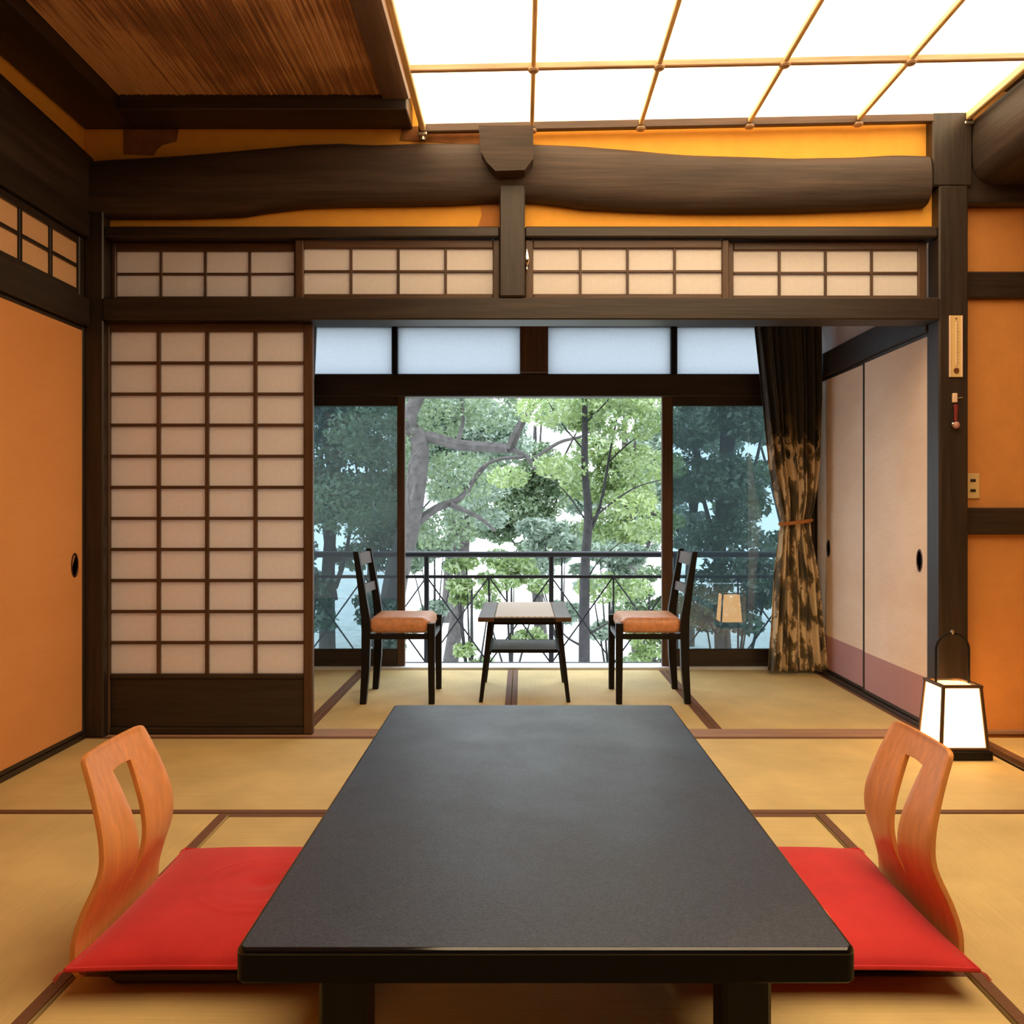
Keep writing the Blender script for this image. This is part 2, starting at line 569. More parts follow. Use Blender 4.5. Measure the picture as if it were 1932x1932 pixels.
# side room on the right
for k in range(2):
    mat_piece(2.39 + 0.915 * k, 2.62, 1, 1.95, 0.90)
    mat_piece(2.39 + 0.915 * k, 0.66, 1, 1.95, 0.90)
# sunroom
for k, (xa, xb) in enumerate(((-1.87, -0.965), (-0.965, -0.055), (-0.055, 0.86), (0.86, 1.78))):
    mat_piece((xa + xb) / 2, 4.415, 1, 1.37, xb - xa - 0.002)
trim(1.885, 1.93, YF + .1, 3.60, -0.05, 0.004, M['dark_y'], 'dark wooden strip in the floor between the two tatami rooms', 'threshold', 0.002)
trim(-1.79, 1.76, 3.607, 3.727, -0.05, 0.003, M['threshold'], 'pale brown grooved wooden threshold under the sliding doors', 'threshold', 0.002)

# ---- walls
def wallo(name, x0, x1, y0, y1, z0, z1, m, label):
    return struct(boxo(name, x0, x1, y0, y1, z0, z1, m, None, 0.001), label, 'wall')
wallo('wall_left', -2.02, -1.90, YF, 5.3, -0.05, 2.80, M['plaster'], 'ochre plaster wall above the dark log on the left side')
wallo('wall_rear', -1.90, 3.8, YF - 0.1, YF, -0.05, 2.80, M['dark_x'], 'dark boarded wall behind the viewer')  # out of view, dark wood put in to reflect less light
wallo('wall_right', 3.70, 3.8, YF, 3.66, -0.05, 2.80, M['plaster'], 'ochre plaster wall closing the side room')
wallo('wall_back', -1.90, 1.80, 3.645, 3.70, 2.19, 2.80, M['plaster'], 'ochre plaster strips above and below the curved log beam')
wallo('wall_alcove', 1.85, 3.70, 3.66, 3.74, -0.05, 2.80, M['plaster_alcove'], 'orange plaster panels between dark rails behind the paper lantern')
wallo('wall_sunroom', 1.84, 1.92, 3.74, 5.3, -0.05, 2.5, M['plaster_grey'], 'pale plaster strip above the beige sliding doors')
wallo('wall_window', -1.90, 1.84, 5.20, 5.30, 2.12, 2.5, M['plaster_grey'], 'plaster above the sunroom windows')
# old plaster patches on the back wall
def patch(pts, y, name, m, wall):
    secs = [[(x, yy, z) for x, z in pts] for yy in (y, y + 0.006)]
    o = obj(name, MB().loft(secs), m, wall)
    o.location = (-wall.location.x, -wall.location.y, -wall.location.z)
    return o
wb = bpy.data.objects['wall_back']
patch([(-1.73, 2.64), (-1.73, 2.52), (-1.60, 2.515), (-1.585, 2.54), (-1.56, 2.56), (-1.50, 2.575), (-1.49, 2.64)], 3.641, 'plaster_patch', M['plaster_old'], wb)
patch([(-0.195, 2.19), (-0.175, 2.255), (-0.18, 2.33), (-0.09, 2.33), (-0.09, 2.19)], 3.641, 'plaster_patch', M['plaster_patch'], wb)
patch([(-0.52, 2.64), (-0.53, 2.58), (-0.18, 2.56), (-0.15, 2.64)], 3.641, 'plaster_patch', M['plaster_old'], wb)

# ---- ceiling
ceil = struct(boxo('ceiling', -2.0, 3.8, YF, 3.75, 2.80, 2.86, M['dark_y'], None, 0.0), 'dark ceiling with a smoked reed panel in a black frame', 'ceiling')
def cpart(name, mb, m):
    o = obj(name, mb, m, ceil)
    o.location = (-ceil.location.x, -ceil.location.y, -ceil.location.z)
    return o
rng = random.Random(4)
mb = MB()
x = -1.68
while x < -0.50:
    wd = rng.uniform(0.0045, 0.0085)
    zz = 2.69 - rng.uniform(0, 0.004)
    vs = []
    for yy in (YF + .05, 3.47):
        vs += [(x, yy, zz), (x + wd * .25, yy, zz - wd * .45), (x + wd * .75, yy, zz - wd * .45), (x + wd, yy, zz)]
    mb.add(vs, [(0, 1, 5, 4), (1, 2, 6, 5), (2, 3, 7, 6), (0, 4, 7, 3)])
    x += wd * 1.02
tag(cpart('reeds', mb, M['reed']), kind='stuff')
cpart('backing_board', MB().box(-1.70, -0.45, YF, 3.5, 2.693, 2.72, 0), M['reed'])
cpart('frame_board', MB().box(-1.895, -1.665, YF, 3.64, 2.625, 2.72), M['dark_y'])
cpart('frame_board', MB().box(-1.665, -0.475, 3.455, 3.64, 2.625, 2.72), M['dark_x'])
cpart('frame_board', MB().box(-0.575, -0.462, YF, 3.455, 2.665, 2.74), M['brown_y'])
mb = MB()
for k in range(6):
    mb_ = MB().box(2.20 + 0.25 * k, 2.445 + 0.25 * k, YF, 3.66, 2.70, 2.72, 0.003)
    cpart('ceiling_board', mb_, M['brown_y'])

# ---- the curved log beam across the back
def px2(pxx, py, Y):
    """photograph pixel at a known depth -> metres"""
    return (pxx - 985) / 1583 * Y, 0.98 + (960 - py) / 1583 * Y
tops = [(150, 298), (195, 294), (230, 292), (330, 286), (450, 276), (570, 265), (640, 262), (700, 266), (800, 262), (900, 262), (1000, 264), (1100, 268), (1200, 276), (1300, 285), (1400, 288), (1500, 291), (1620, 289), (1700, 285), (1757, 287)]
bots = [(150, 404), (195, 404), (230, 404), (330, 404), (450, 400), (500, 392), (570, 384), (650, 381), (760, 380), (850, 378), (920, 374), (1000, 373), (1060, 380), (1100, 386), (1200, 391), (1300, 394), (1400, 394), (1500, 393), (1620, 389), (1700, 386), (1757, 382)]
YL = 3.57
tx = [px2(a, b, YL) for a, b in tops]; bx_ = [px2(a, b, YL) for a, b in bots]
secs = []
n = 22
for xx in np.linspace(tx[0][0], tx[-1][0], 70):
    zt = np.interp(xx, [p[0] for p in tx], [p[1] for p in tx])
    zb = np.interp(xx, [p[0] for p in bx_], [p[1] for p in bx_])
    zc, hz = (zt + zb) / 2, (zt - zb) / 2
    sec = []
    for k in range(n):
        a = 2 * PI * k / n
        ca, sa = math.cos(a), math.sin(a)
        # a squarish hewn log
        e = 0.72
        u = math.copysign(abs(ca) ** e, ca); v = math.copysign(abs(sa) ** e, sa)
        wob = 1 + 0.02 * math.sin(xx * 9 + a * 3) + 0.015 * math.sin(xx * 23 + a * 5)
        sec.append((xx, 3.635 + 0.075 * u * wob, zc + hz * v))
    secs.append(sec)
_trim[0] += 1
struct(obj('trim_%d' % _trim[0], MB().loft(secs), M['log'], None, (0, 0, 0), True), 'thick curved rough-hewn log beam across the back of the room', 'beam')
# log along the left wall
secs = []
for yy in np.linspace(3.63, YF, 40):
    zt = 2.510 + 0.040 * (3.63 - yy) / 0.73 if yy > 2.9 else 2.55 + 0.01 * math.sin(yy * 2)
    zb = 2.235 + 0.01 * math.sin(yy * 3)
    zc, hz = (zt + zb) / 2, (zt - zb) / 2
    sec = []
    for k in range(18):
        a = 2 * PI * k / 18
        ca, sa = math.cos(a), math.sin(a)
        u = math.copysign(abs(ca) ** .6, ca); v = math.copysign(abs(sa) ** .6, sa)
        sec.append((-1.895 + 0.055 * u * (1 + .03 * math.sin(yy * 11 + a * 2)), yy, zc + hz * v))
    secs.append(sec)
_trim[0] += 1
struct(obj('trim_%d' % _trim[0], MB().loft(secs), M['log_y'], None, (0, 0, 0), True), 'dark hewn log along the left wall above the small shoji', 'beam')
# sawn beam end in front of the log
xa, zt_ = px2(903, 238, 3.50); xb, zb_ = px2(1006, 324, 3.50)
zt_ = 2.575
ow = xb - xa
sec = [(xa, zt_), (xb, zt_), (xb, zb_ + .05), (xb - .035, zb_ + .004), (xa + .07, zb_), (xa + .035, zb_ + .035), (xa + .01, zb_ + .08)]
secs = [[(x_, yy, z_) for x_, z_ in sec] for yy in (3.49, 3.66)]
_trim[0] += 1
struct(obj('trim_%d' % _trim[0], MB().loft(secs), M['log'], None), 'sawn-off end of a cross beam resting on the curved log', 'beam')
# perpendicular log on the right
secs = []
for yy in np.linspace(3.74, YF, 40):
    sec = []
    for k in range(18):
        a = 2 * PI * k / 18
        ca, sa = math.cos(a), math.sin(a)
        u = math.copysign(abs(ca) ** .6, ca); v = math.copysign(abs(sa) ** .6, sa)
        sec.append((2.075 + 0.15 * u, yy, 2.53 + (0.15 + .012 * math.sin(yy * 4)) * v))
    secs.append(sec)
_trim[0] += 1
struct(obj('trim_%d' % _trim[0], MB().loft(secs), M['log_y'], None, (0, 0, 0), True), 'heavy dark log beam running over the side room opening', 'beam')
trim(1.90, 3.70, 3.60, 3.665, 2.29, 2.45, M['dark_x'], 'dark hewn beam above the orange panels right of the post', 'beam')

# ---- posts and rails
trim(-1.875, -1.79, 3.585, 3.70, 0.0, 2.30, M['dark_z'], 'dark corner post between the peach sliding door and the shoji', 'post')
trim(-0.096, 0.012, 3.568, 3.69, 1.883, 2.36, M['dark_z'], 'short dark post between the two pairs of small shoji', 'post')
trim(1.780, 1.905, 3.58, 3.682, 0.0, 2.36, M['dark_z'], 'dark post holding the thermometer and the red tassel', 'post')
trim(1.755, 1.925, 3.585, 3.66, 2.36, 2.70, M['dark_z'], 'rough head of the right-hand post under the ceiling', 'post')
trim(-1.79, -0.096, 3.59, 3.70, 2.143, 2.19, M['dark_x'], 'upper rail over the left pair of small shoji', 'rail')
trim(0.012, 1.780, 3.59, 3.70, 2.143, 2.19, M['dark_x'], 'upper rail over the right pair of small shoji', 'rail')
trim(-1.79, 1.780, 3.575, 3.715, 1.787, 1.882, M['dark_x'], 'long dark lintel over the opening to the sunroom', 'lintel')
trim(1.905, 3.70, 3.63, 3.675, 1.893, 2.008, M['dark_x'], 'upper dark rail across the orange panels', 'rail')
trim(1.905, 3.70, 3.63, 3.675, 0.868, 0.985, M['dark_x'], 'lower dark rail under the power outlet', 'rail')
struct(boxo('baseboard_alcove', 1.905, 3.70, 3.64, 3.665, 0.0, 0.018, M['threshold'], None, 0.002), 'thin wooden strip at the foot of the orange panel', 'baseboard')
# left wall rails
trim(-1.90, -1.845, YF, 3.585, 1.757, 1.875, M['dark_y'], 'dark lintel over the peach sliding doors', 'lintel')
trim(-1.90, -1.845, YF, 3.585, 2.135, 2.24, M['dark_y'], 'dark rail between the left log and the small shoji', 'rail')
struct(boxo('baseboard_left', -1.90, -1.862, YF, 3.585, -0.02, 0.02, M['dark_y'], None, 0.002), 'dark wooden track under the peach sliding doors', 'baseboard')

# ---- shoji builder (local: x along the width, z up, front face at y = 0)
_pane_cache = {}
def shoji(name, label, loc, rz, W, H, x0, x1, z0, z1, cols, rows, mv, fm, bar=0.017, barh=None, T=0.03, pm='paper', cat='window', kick=False, mult=None):
    barh = barh or bar
    root = empty(name, loc, rz)
    struct(root, label, cat)
    obj('stile', MB().box(0, x0, 0, T, 0, H), M[fm + '_z'], root)
    obj('stile', MB().box(x1, W, 0, T, 0, H), M[fm + '_z'], root)
    obj('top_rail', MB().box(x0, x1, 0.001, T - .001, z1, H), M[fm + '_x'], root)
    if kick:
        obj('bottom_rail', MB().box(x0, x1, 0.001, T - .001, 0, 0.03), M['dark_x'], root)
        obj('middle_rail', MB().box(x0, x1, 0.001, T - .001, z0 - 0.022, z0), M['dark_x'], root)
        obj('kick_panel', MB().box(x0, x1, 0.010, T - .008, 0.03, z0 - 0.022), M['dark_x'], root)
    else:
        obj('bottom_rail', MB().box(x0, x1, 0.001, T - .001, 0, z0), M[fm + '_x'], root)
    pw, ph = (x1 - x0) / cols, (z1 - z0) / rows
    key = (round(pw, 4), round(ph, 4), pm)
    if key not in _pane_cache:
        me = MB().box(-pw / 2, pw / 2, -.001, .001, -ph / 2, ph / 2, 0).mesh('pane')
        me.materials.append(M[pm])
        _pane_cache[key] = me
    for i in range(cols):
        for j in range(rows):
            link('pane', _pane_cache[key], None, root, (x0 + pw * (i + .5), T * .62, z0 + ph * (j + .5)))
    for i in range(1, cols):
        obj('muntin', MB().box(x0 + pw * i - bar / 2, x0 + pw * i + bar / 2, 0.004, T * .58, z0, z1, .0015), M[mv + '_z'], root)
    for j in range(1, rows):
        obj('muntin', MB().box(x0, x1, 0.005, T * .56, z0 + ph * j - barh / 2, z0 + ph * j + barh / 2, .0015), M[mv + '_x'], root)
    return root
# big sliding shoji with a wooden foot panel
shoji('door_1', 'tall shoji sliding door with forty-four paper panes and dark foot panel', (-1.813, 3.625, 0.004), 0, 0.908, 1.78,
      0.030, 0.868, 0.262, 1.742, 4, 11, 'brown', 'brown', 0.016, 0.014, 0.03, cat='sliding door', kick=True)
# small shoji above the lintel
ranma = [('window_1', 'leftmost of the four small shoji above the lintel', -1.79, 0.835, 0.020, 0.795, 3.655),
         ('window_2', 'small shoji left of the short post above the lintel', -0.978, 0.882, 0.036, 0.852, 3.615),
         ('window_3', 'small shoji right of the short post above the lintel', 0.014, 0.878, 0.034, 0.848, 3.615),
         ('window_4', 'rightmost of the four small shoji above the lintel', 0.888, 0.868, 0.030, 0.832, 3.640)]
for nm, lb, X, W, a, b_, Y in ranma:
    shoji(nm, lb, (X, Y, 1.885), 0, W, 0.256, a, b_, 0.022, 0.218, 4, 2, 'brown', 'brown', 0.011, 0.011, 0.024)
# small shoji on the left wall: local x runs towards +y of the room
for k, (ya, lb) in enumerate(((2.70, 'small shoji above the peach door next to the corner post'), (1.84, 'small shoji above the second peach door'))):
    shoji('window_%d' % (5 + k), lb, (-1.868, ya, 1.877), PI / 2, 0.88, 0.256, 0.03, 0.842, 0.032, 0.225, 4, 2, 'dark', 'dark', 0.018, 0.014, 0.024, pm='paper_warm')
# fix facing: with rz = 90 deg the local +y points to -x, so the frame lies inside the wall thickness

# ---- fusuma builder (local x along the width, front at y = 0)
def fusuma_door(name, label, loc, rz, W, H, m, handle_x, handle_z, lower=None, fr=0.016):
    root = empty(name, loc, rz)
    struct(root, label, 'sliding door')
    T = 0.024
    obj('door_frame', MB().box(0, fr, 0, T, 0, H, .002), M['dark_z'], root)
    obj('door_frame', MB().box(W - fr, W, 0, T, 0, H, .002), M['dark_z'], root)
    obj('door_frame', MB().box(fr, W - fr, 0, T, H - fr, H, .002), M['dark_x'], root)
    obj('door_frame', MB().box(fr, W - fr, 0, T, 0, fr, .002), M['dark_x'], root)
    zl = lower or fr
    obj('paper_panel', MB().box(fr, W - fr, 0.004, T - .004, zl, H - fr, 0), m, root)
    if lower:
        tag(obj('lower_panel', MB().box(fr, W - fr, 0.004, T - .004, fr, lower, 0), M['fusuma_mauve'], root), 'mauve lower band')
    # oval recessed pull: raised rim and a sunken dish
    rim, dish = [], []
    n = 20
    ring = lambda rx, rz_, y: [(handle_x + rx * math.cos(2 * PI * k / n), y, handle_z + rz_ * math.sin(2 * PI * k / n)) for k in range(n)]
    mb = MB().loft([ring(.029, .052, .004), ring(.028, .051, .0015), ring(.022, .044, .0015), ring(.020, .041, .006), ring(.006, .014, .007)])
    h = obj('pull', mb, M['handle_metal'], root, (0, 0, 0), True)
    return root
for k, lb in enumerate(('peach paper sliding door beside the corner post', 'peach paper sliding door further along the left wall',)):
    fusuma_door('door_%d' % (2 + k), lb, (-1.868, 2.68 - 0.905 * k, 0.022), PI / 2, 0.905, 1.733, M['fusuma'], 0.905 - 0.075 if k == 0 else 0.075, 0.722, None)
fusuma_door('door_4', 'beige sliding door with mauve foot nearest the dark post', (1.786, 4.40, 0.022), -PI / 2, 0.715, 1.735, M['fusuma_pale'], 0.622, 0.725, 0.21)
fusuma_door('door_5', 'beige sliding door with mauve foot beside the curtain', (1.797, 5.13, 0.022), -PI / 2, 0.745, 1.735, M['fusuma_pale'], 0.20, 0.725, 0.21)
trim(1.775, 1.84, 3.684, 5.16, 1.757, 1.90, M['dark_y'], 'dark lintel over the beige sliding doors', 'lintel')
struct(boxo('baseboard_sunroom', 1.772, 1.84, 3.684, 5.16, -0.03, 0.02, M['dark_y'], None, 0.002), 'dark track under the beige sliding doors', 'baseboard')

# ---- sunroom ceiling and window wall
struct(boxo('ceiling_sunroom', -1.90, 1.92, 3.70, 5.3, 2.50, 2.56, M['brown_x'], None, 0), 'board ceiling of the sunroom', 'ceiling')
def wx(px): return (px - 985) / 1583 * YW
def wz(py): return 0.98 + (960 - py) / 1583 * YW
ztr0, ztr1 = wz(705), 2.10
trim(-1.90, 1.84, 5.14, 5.24, wz(748), wz(705), M['dark_x'], 'dark lintel between the frosted panes and the glass doors', 'lintel')
trim(-1.90, 1.84, 5.14, 5.24, 2.10, 2.14, M['dark_x'], 'top rail of the frosted panes', 'rail')
trim(wx(981), wx(1034), 5.11, 5.24, ztr0, 2.10, M['brown_z'], 'wide brown post between the frosted panes', 'post')
trim(wx(738), wx(749), 5.15, 5.23, ztr0, 2.10, M['black_z'], 'slim dark bar between the two left frosted panes', 'bar')
trim(wx(1267), wx(1279), 5.15, 5.23, ztr0, 2.10, M['black_z'], 'slim dark bar between the two right frosted panes', 'bar')
fro = [('window_7', 'frosted pane beside the shoji edge', -1.88, wx(738)), ('window_8', 'frosted pane left of the wide brown post', wx(749), wx(981)),
       ('window_9', 'frosted pane right of the wide brown post', wx(1034), wx(1267)), ('window_10', 'frosted pane behind the top of the curtain', wx(1279), 1.83)]
for nm, lb, a, b_ in fro:
    root = struct(empty(nm, ((a + b_) / 2, 5.19, ztr0)), lb, 'window')
    hw = (b_ - a) / 2
    obj('pane', MB().box(-hw, hw, -.003, .003, 0, ztr1 - ztr0, 0), M['frosted'], root)
# glass sliding doors (bottom rail, stiles, top rail, pane)
def glass_door(name, label, x0, x1, y, stile_l, stile_r):
    root = struct(empty(name, (x0, y, 0.012)), label, 'window')
    W, H, T = x1 - x0, wz(745) - 0.012, 0.034
    obj('stile', MB().box(0, stile_l, 0, T, 0, H), M['brown_z'], root)
    obj('stile', MB().box(W - stile_r, W, 0, T, 0, H), M['brown_z'], root)
    obj('top_rail', MB().box(stile_l, W - stile_r, .001, T - .001, H - .065, H), M['dark_x'], root)
    obj('bottom_rail', MB().box(stile_l, W - stile_r, .001, T - .001, 0, .105), M['dark_x'], root)
    obj('pane', MB().box(stile_l, W - stile_r, T * .4, T * .4 + .004, .105, H - .065, 0), M['glass'], root)
    return root
glass_door('window_11', 'glass sliding door behind the left veranda chair', -1.80, wx(763), 5.16, 0.05, 0.048)
glass_door('window_12', 'glass sliding door reflecting the lantern beside the curtain', wx(1250), 1.79, 5.16, 0.068, 0.05)
trim(1.785, 1.84, 5.14, 5.24, 0.0, wz(748), M['dark_z'], 'dark jamb behind the curtain', 'post')
trim(-1.90, -1.795, 5.14, 5.24, 0.0, wz(748), M['dark_z'], 'dark jamb at the left end of the glass doors', 'post')
trim(-1.90, 1.84, 5.12, 5.27, -0.06, 0.012, M['sill'], 'pale sill track under the glass doors', 'sill', 0.002)

# ================================================================== CEILING LIGHT
cl = empty('ceiling_light', (0.742, 3.60, 2.63))
cl.rotation_euler = (0, math.radians(-1.15), 0)
tag(cl, 'large square ceiling light with glowing paper panes in a wooden grid', 'ceiling light')
CW, CH, NC, NR = 0.4665, 0.487, 5, 7  # rows nearest the viewer are unseen, added to brighten the walls
hw = CW * NC / 2
pm = MB().box(-CW / 2, CW / 2, -CH / 2, CH / 2, -.0015, .0015, 0).mesh('pane'); pm.materials.append(M['light_paper'])
for i in range(NC):
    for j in range(NR):
        link('pane', pm, None, cl, (-hw + CW * (i + .5), -CH * (j + .5), 0.022))
for xx in (-hw + .001, hw - .001):  # unseen glowing sides, added to light the plaster strips
    obj('side_pane', MB().box(xx - .0015, xx + .0015, -CH * NR + .01, -.01, .024, .115, 0), M['light_paper'], cl)
for yy in (-.012, -CH * NR + .012):
    obj('side_pane', MB().box(-hw + .01, hw - .01, yy - .0015, yy + .0015, .024, .115, 0), M['light_paper'], cl)
obj('lid', MB().box(-hw - .01, hw + .01, -CH * NR, 0, .116, .130, .003), M['brown_x'], cl)
for i in range(1, NC):
    obj('bar', MB().box(-hw + CW * i - .009, -hw + CW * i + .009, -CH * NR, 0, -.004, .018, .003), M['bar_y'], cl)
for j in range(1, NR):
    obj('bar', MB().box(-hw, hw, -CH * j - .011, -CH * j + .011, -.007, .017, .003), M['bar'], cl)
for yy in (0.0, -CH * NR):
    obj('frame_rail', MB().box(-hw - .02, hw + .02, yy - .014, yy + .014, -.015, .022, .004), M['brown_x'], cl)
for xx in (-hw, hw):
    obj('frame_rail', MB().box(xx - .012, xx + .012, -CH * NR + .014, -.014, -.012, .022, .004), M['bar_y'], cl)
kb = MB().lathe([(.004, -.016), (.016, -.014), (.022, -.008), (.020, -.003)], 12).mesh('joint_boss'); kb.materials.append(M['bar'])
for i in range(1, NC):
    for j in range(0, NR):
        link('joint_boss', kb, None, cl, (-hw + CW * i, -CH * j, -.002 if j else -.008))
for xx in (-hw - .003, hw + .003):
    obj('corner_bracket', MB().box(xx - .020, xx + .020, -.020, .020, -.030, -.0152, .004).tube([(xx, 0, -.030), (xx, 0, -.045)], .012, 10), M['bracket'], cl)

# ================================================================== LOW TABLE
T0, T1 = 1.195, 2.69
lt = tag(empty('low_table', (0.034, (T0 + T1) / 2, 0)), 'long low black lacquered table in the middle of the tatami room', 'table')
hw, hd, zt = 0.444, (T1 - T0) / 2, 0.352
def rrect(hx, hy, r, z, n=6):
    pts = []
    for cx, cy, a0 in ((hx - r, hy - r, 0), (-hx + r, hy - r, PI / 2), (-hx + r, -hy + r, PI), (hx - r, -hy + r, 3 * PI / 2)):
        for k in range(n + 1):
            a = a0 + PI / 2 * k / n
            pts.append((cx + r * math.cos(a), cy + r * math.sin(a), z))
    return pts
RE = .007
prof = [(.004, zt - .050), (0, zt - .046), (0, zt - RE - .001)] + [(RE * (1 - math.cos(a_)), zt - RE + RE * math.sin(a_)) for a_ in np.linspace(0, PI / 2, 9)]
obj('edge_band', MB().loft([rrect(hw - i_, hd - i_, .016 - i_, z_) for i_, z_ in prof[:3]], cap=False), M['edge_matte'], lt)
obj('edge_bead', MB().loft([rrect(hw - i_, hd - i_, max(.004, .016 - i_), z_) for i_, z_ in prof[2:]], cap=False), M['edge_lacquer'], lt, (0, 0, 0), True)
obj('tabletop', MB().loft([rrect(hw - RE, hd - RE, .009, z_) for z_ in (zt - .040, zt + .0002)]), M['lacquer'], lt)
for sx in (-1, 1):
    for sy in (-1, 1):
        cx, cy = sx * 0.298, sy * (hd - .075)
        obj('leg', MB().box(cx - .036, cx + .036, cy - .036, cy + .036, 0, zt - .050, .006), M['black_z'], lt)
    obj('apron', MB().box(sx * .298 - .012, sx * .298 + .012, -hd + .112, hd - .112, zt - .11, zt - .050, .003), M['black_y'], lt)
for sy in (-1, 1):
    obj('apron', MB().box(-.262, .262, sy * (hd - .11) - .012, sy * (hd - .11) + .012, zt - .080, zt - .050, .003), M['black_x'], lt)

# ================================================================== FLOOR CHAIRS (zaisu): local +x points to the table
def floor_chair(name, label, loc, rz):
    root = tag(empty(name, loc, rz), label, 'floor chair', 'legless chairs beside the low table')
    obj('seat_plate', MB().loft([rrect(.20, .175, .03, .006), rrect(.205, .18, .035, .012), rrect(.205, .18, .035, .026), rrect(.20, .175, .03, .030)]), M['ply_base'], root, (.25, 0, 0))
    # curved shell: (offset towards the table, height, half width)
    P = [(.010, .026, .186), (.003, .032, .190), (-.002, .045, .195), (-.003, .068, .197), (.000, .104, .196), (.015, .156, .190), (.040, .225, .175), (.044, .283, .171),
         (.033, .340, .162), (.018, .395, .151), (.006, .428, .144), (-.001, .447, .139), (-.003, .456, .130), (-.004, .460, .114)]
    t = np.linspace(0, 1, len(P))
    NT = 60
    tt = np.linspace(0, 1, NT - 2)
    zz_ = [np.interp(v, t, [p[1] for p in P]) for v in tt]
    tt = np.sort(np.concatenate([tt, np.interp([.4015, .4035], zz_, tt)]))
    # smooth the control points
    def cr(k):
        out = []
        for q in tt:
            f = q * (len(P) - 1); i = min(int(f), len(P) - 2); u = f - i
            p0, p1, p2, p3 = (P[max(i - 1, 0)][k], P[i][k], P[i + 1][k], P[min(i + 2, len(P) - 1)][k])
            out.append(0.5 * ((2 * p1) + (-p0 + p2) * u + (2 * p0 - 5 * p1 + 4 * p2 - p3) * u * u + (-p0 + 3 * p1 - 3 * p2 + p3) * u ** 3))
        return out
    O, Z, HW = cr(0), cr(1), cr(2)
    th = 0.011
    front = []
    cols = None
    rows = []
    for i in range(NT):
        z = Z[i]
        # slot half width: wide near the head, pointed at the waist
        s = 0.0
        if 0.140 <= z <= 0.4025:
            q = (z - 0.140) / (0.403 - 0.140)
            s = (0.005 + 0.037 * q) * (1 if q > .03 else .5)
        hw_ = HW[i]
        ys = list(np.linspace(-hw_, -s, 8)) + list(np.linspace(s, hw_, 8))
        rows.append([(O[i] + np.interp(z, [0.06, .18, .28, .40], [0, .014, -.004, -.018]) * (1 - (y / .2) ** 2), y, z) for y in ys])
    mb = MB()
    vs = [p for r in rows for p in r]
    fs = []
    for i in range(NT - 1):
        for k in range(15):
            if k == 7:
                w0 = rows[i][8][1] - rows[i][7][1]; w1 = rows[i + 1][8][1] - rows[i + 1][7][1]
                if w0 > 1e-5 or w1 > 1e-5:
                    continue
                continue
            a = i * 16 + k
            fs.append((a, a + 1, a + 17, a + 16))
    mb.add(vs, fs)
    me = mb.mesh('backrest')
    import bmesh
    bm = bmesh.new(); bm.from_mesh(me)
    bmesh.ops.remove_doubles(bm, verts=bm.verts, dist=1e-5)
    bmesh.ops.recalc_face_normals(bm, faces=bm.faces)
    if sum(f.normal.x for f in bm.faces) < 0:
        bmesh.ops.reverse_faces(bm, faces=bm.faces)
    bm.to_mesh(me); bm.free()
    o = link('backrest', me, M['ply'], root, (0, 0, 0), True)
    md = o.modifiers.new('thick', 'SOLIDIFY'); md.thickness = th; md.offset = -1
    md = o.modifiers.new('edge', 'BEVEL'); md.width = .003; md.segments = 2; md.limit_method = 'ANGLE'; md.angle_limit = math.radians(50)
    return root
floor_chair('floor_chair', 'bent plywood legless chair with slotted back on the left of the table', (-0.905, 1.900, 0), 0)
floor_chair('floor_chair', 'bent plywood legless chair with slotted back near the paper lantern', (0.905, 1.94, 0), PI)

# ---- red zabuton cushions
def zabuton(label, loc, rz, ring_side):
    root = tag(empty('floor_cushion', loc, rz), label, 'cushion', 'red cushions on the legless chairs')
    hx, hy = .263, .285
    N = 72
    def shape(u, v, top):
        a, b_ = 2 * u - 1, 2 * v - 1
        pull = 1 - 0.035 * (1 - abs(b_) ** 3) * abs(a) ** 3
        pull2 = 1 - 0.035 * (1 - abs(a) ** 3) * abs(b_) ** 3
        x_ = a * (hx + .016) * pull; y_ = b_ * (hy + .010) * pull2
        h = .040 * (max(0, 1 - abs(a) ** 3.2)) ** .55 * (max(0, 1 - abs(b_) ** 3.2)) ** .55
        zc = .036
        if top:
            z_ = zc + h * 1.08 + .001
            r = math.hypot(x_ - .02, y_)
            for rr in (.105, .120, .140):
                ang = math.atan2(y_, x_ - .02)
                if rr != .140 or math.cos(ang) < 0.3:
                    z_ += .0030 * math.exp(-((r - rr) / .0042) ** 2) * (1 if h > .01 else 0)
            z_ -= .010 * math.exp(-(r / .03) ** 2)
        else:
            z_ = zc - h * .55
        return (x_, y_, max(z_, .001))
    mb = MB().grid(lambda u, v: shape(u, v, True), N, N)
    mb2 = MB().grid(lambda u, v: shape(u, v, False), 24, 24)
    mb.add(mb2.v, [f[::-1] for f in mb2.f])
    # seam between the two faces
    obj('cover', mb, M['red'], root, (0, 0, 0), True)
    rim = [shape(t_, 0, True) for t_ in np.linspace(0, 1, 30)] + [shape(1, t_, True) for t_ in np.linspace(0, 1, 30)[1:]] + \
          [shape(t_, 1, True) for t_ in np.linspace(1, 0, 30)[1:]] + [shape(0, t_, True) for t_ in np.linspace(1, 0, 30)[1:]]
    obj('piping', MB().tube(rim, .0045, 6), M['red'], root, (0, 0, 0), True)
    for sx in (-1, 1):
        for sy in (-1, 1):
            x_, y_, z_ = shape((sx + 1) / 2, (sy + 1) / 2, True)
            m_ = MB()
            for q in range(3):
                a = math.atan2(sy, sx) + (q - 1) * .3
                m_.tube([(x_, y_, z_), (x_ + .012 * math.cos(a), y_ + .012 * math.sin(a), z_ - .004), (x_ + .022 * math.cos(a), y_ + .022 * math.sin(a), z_ - .014)], .0009, 4)
            tag(obj('tassel', m_, M['red_dark'], root), None)
    return root
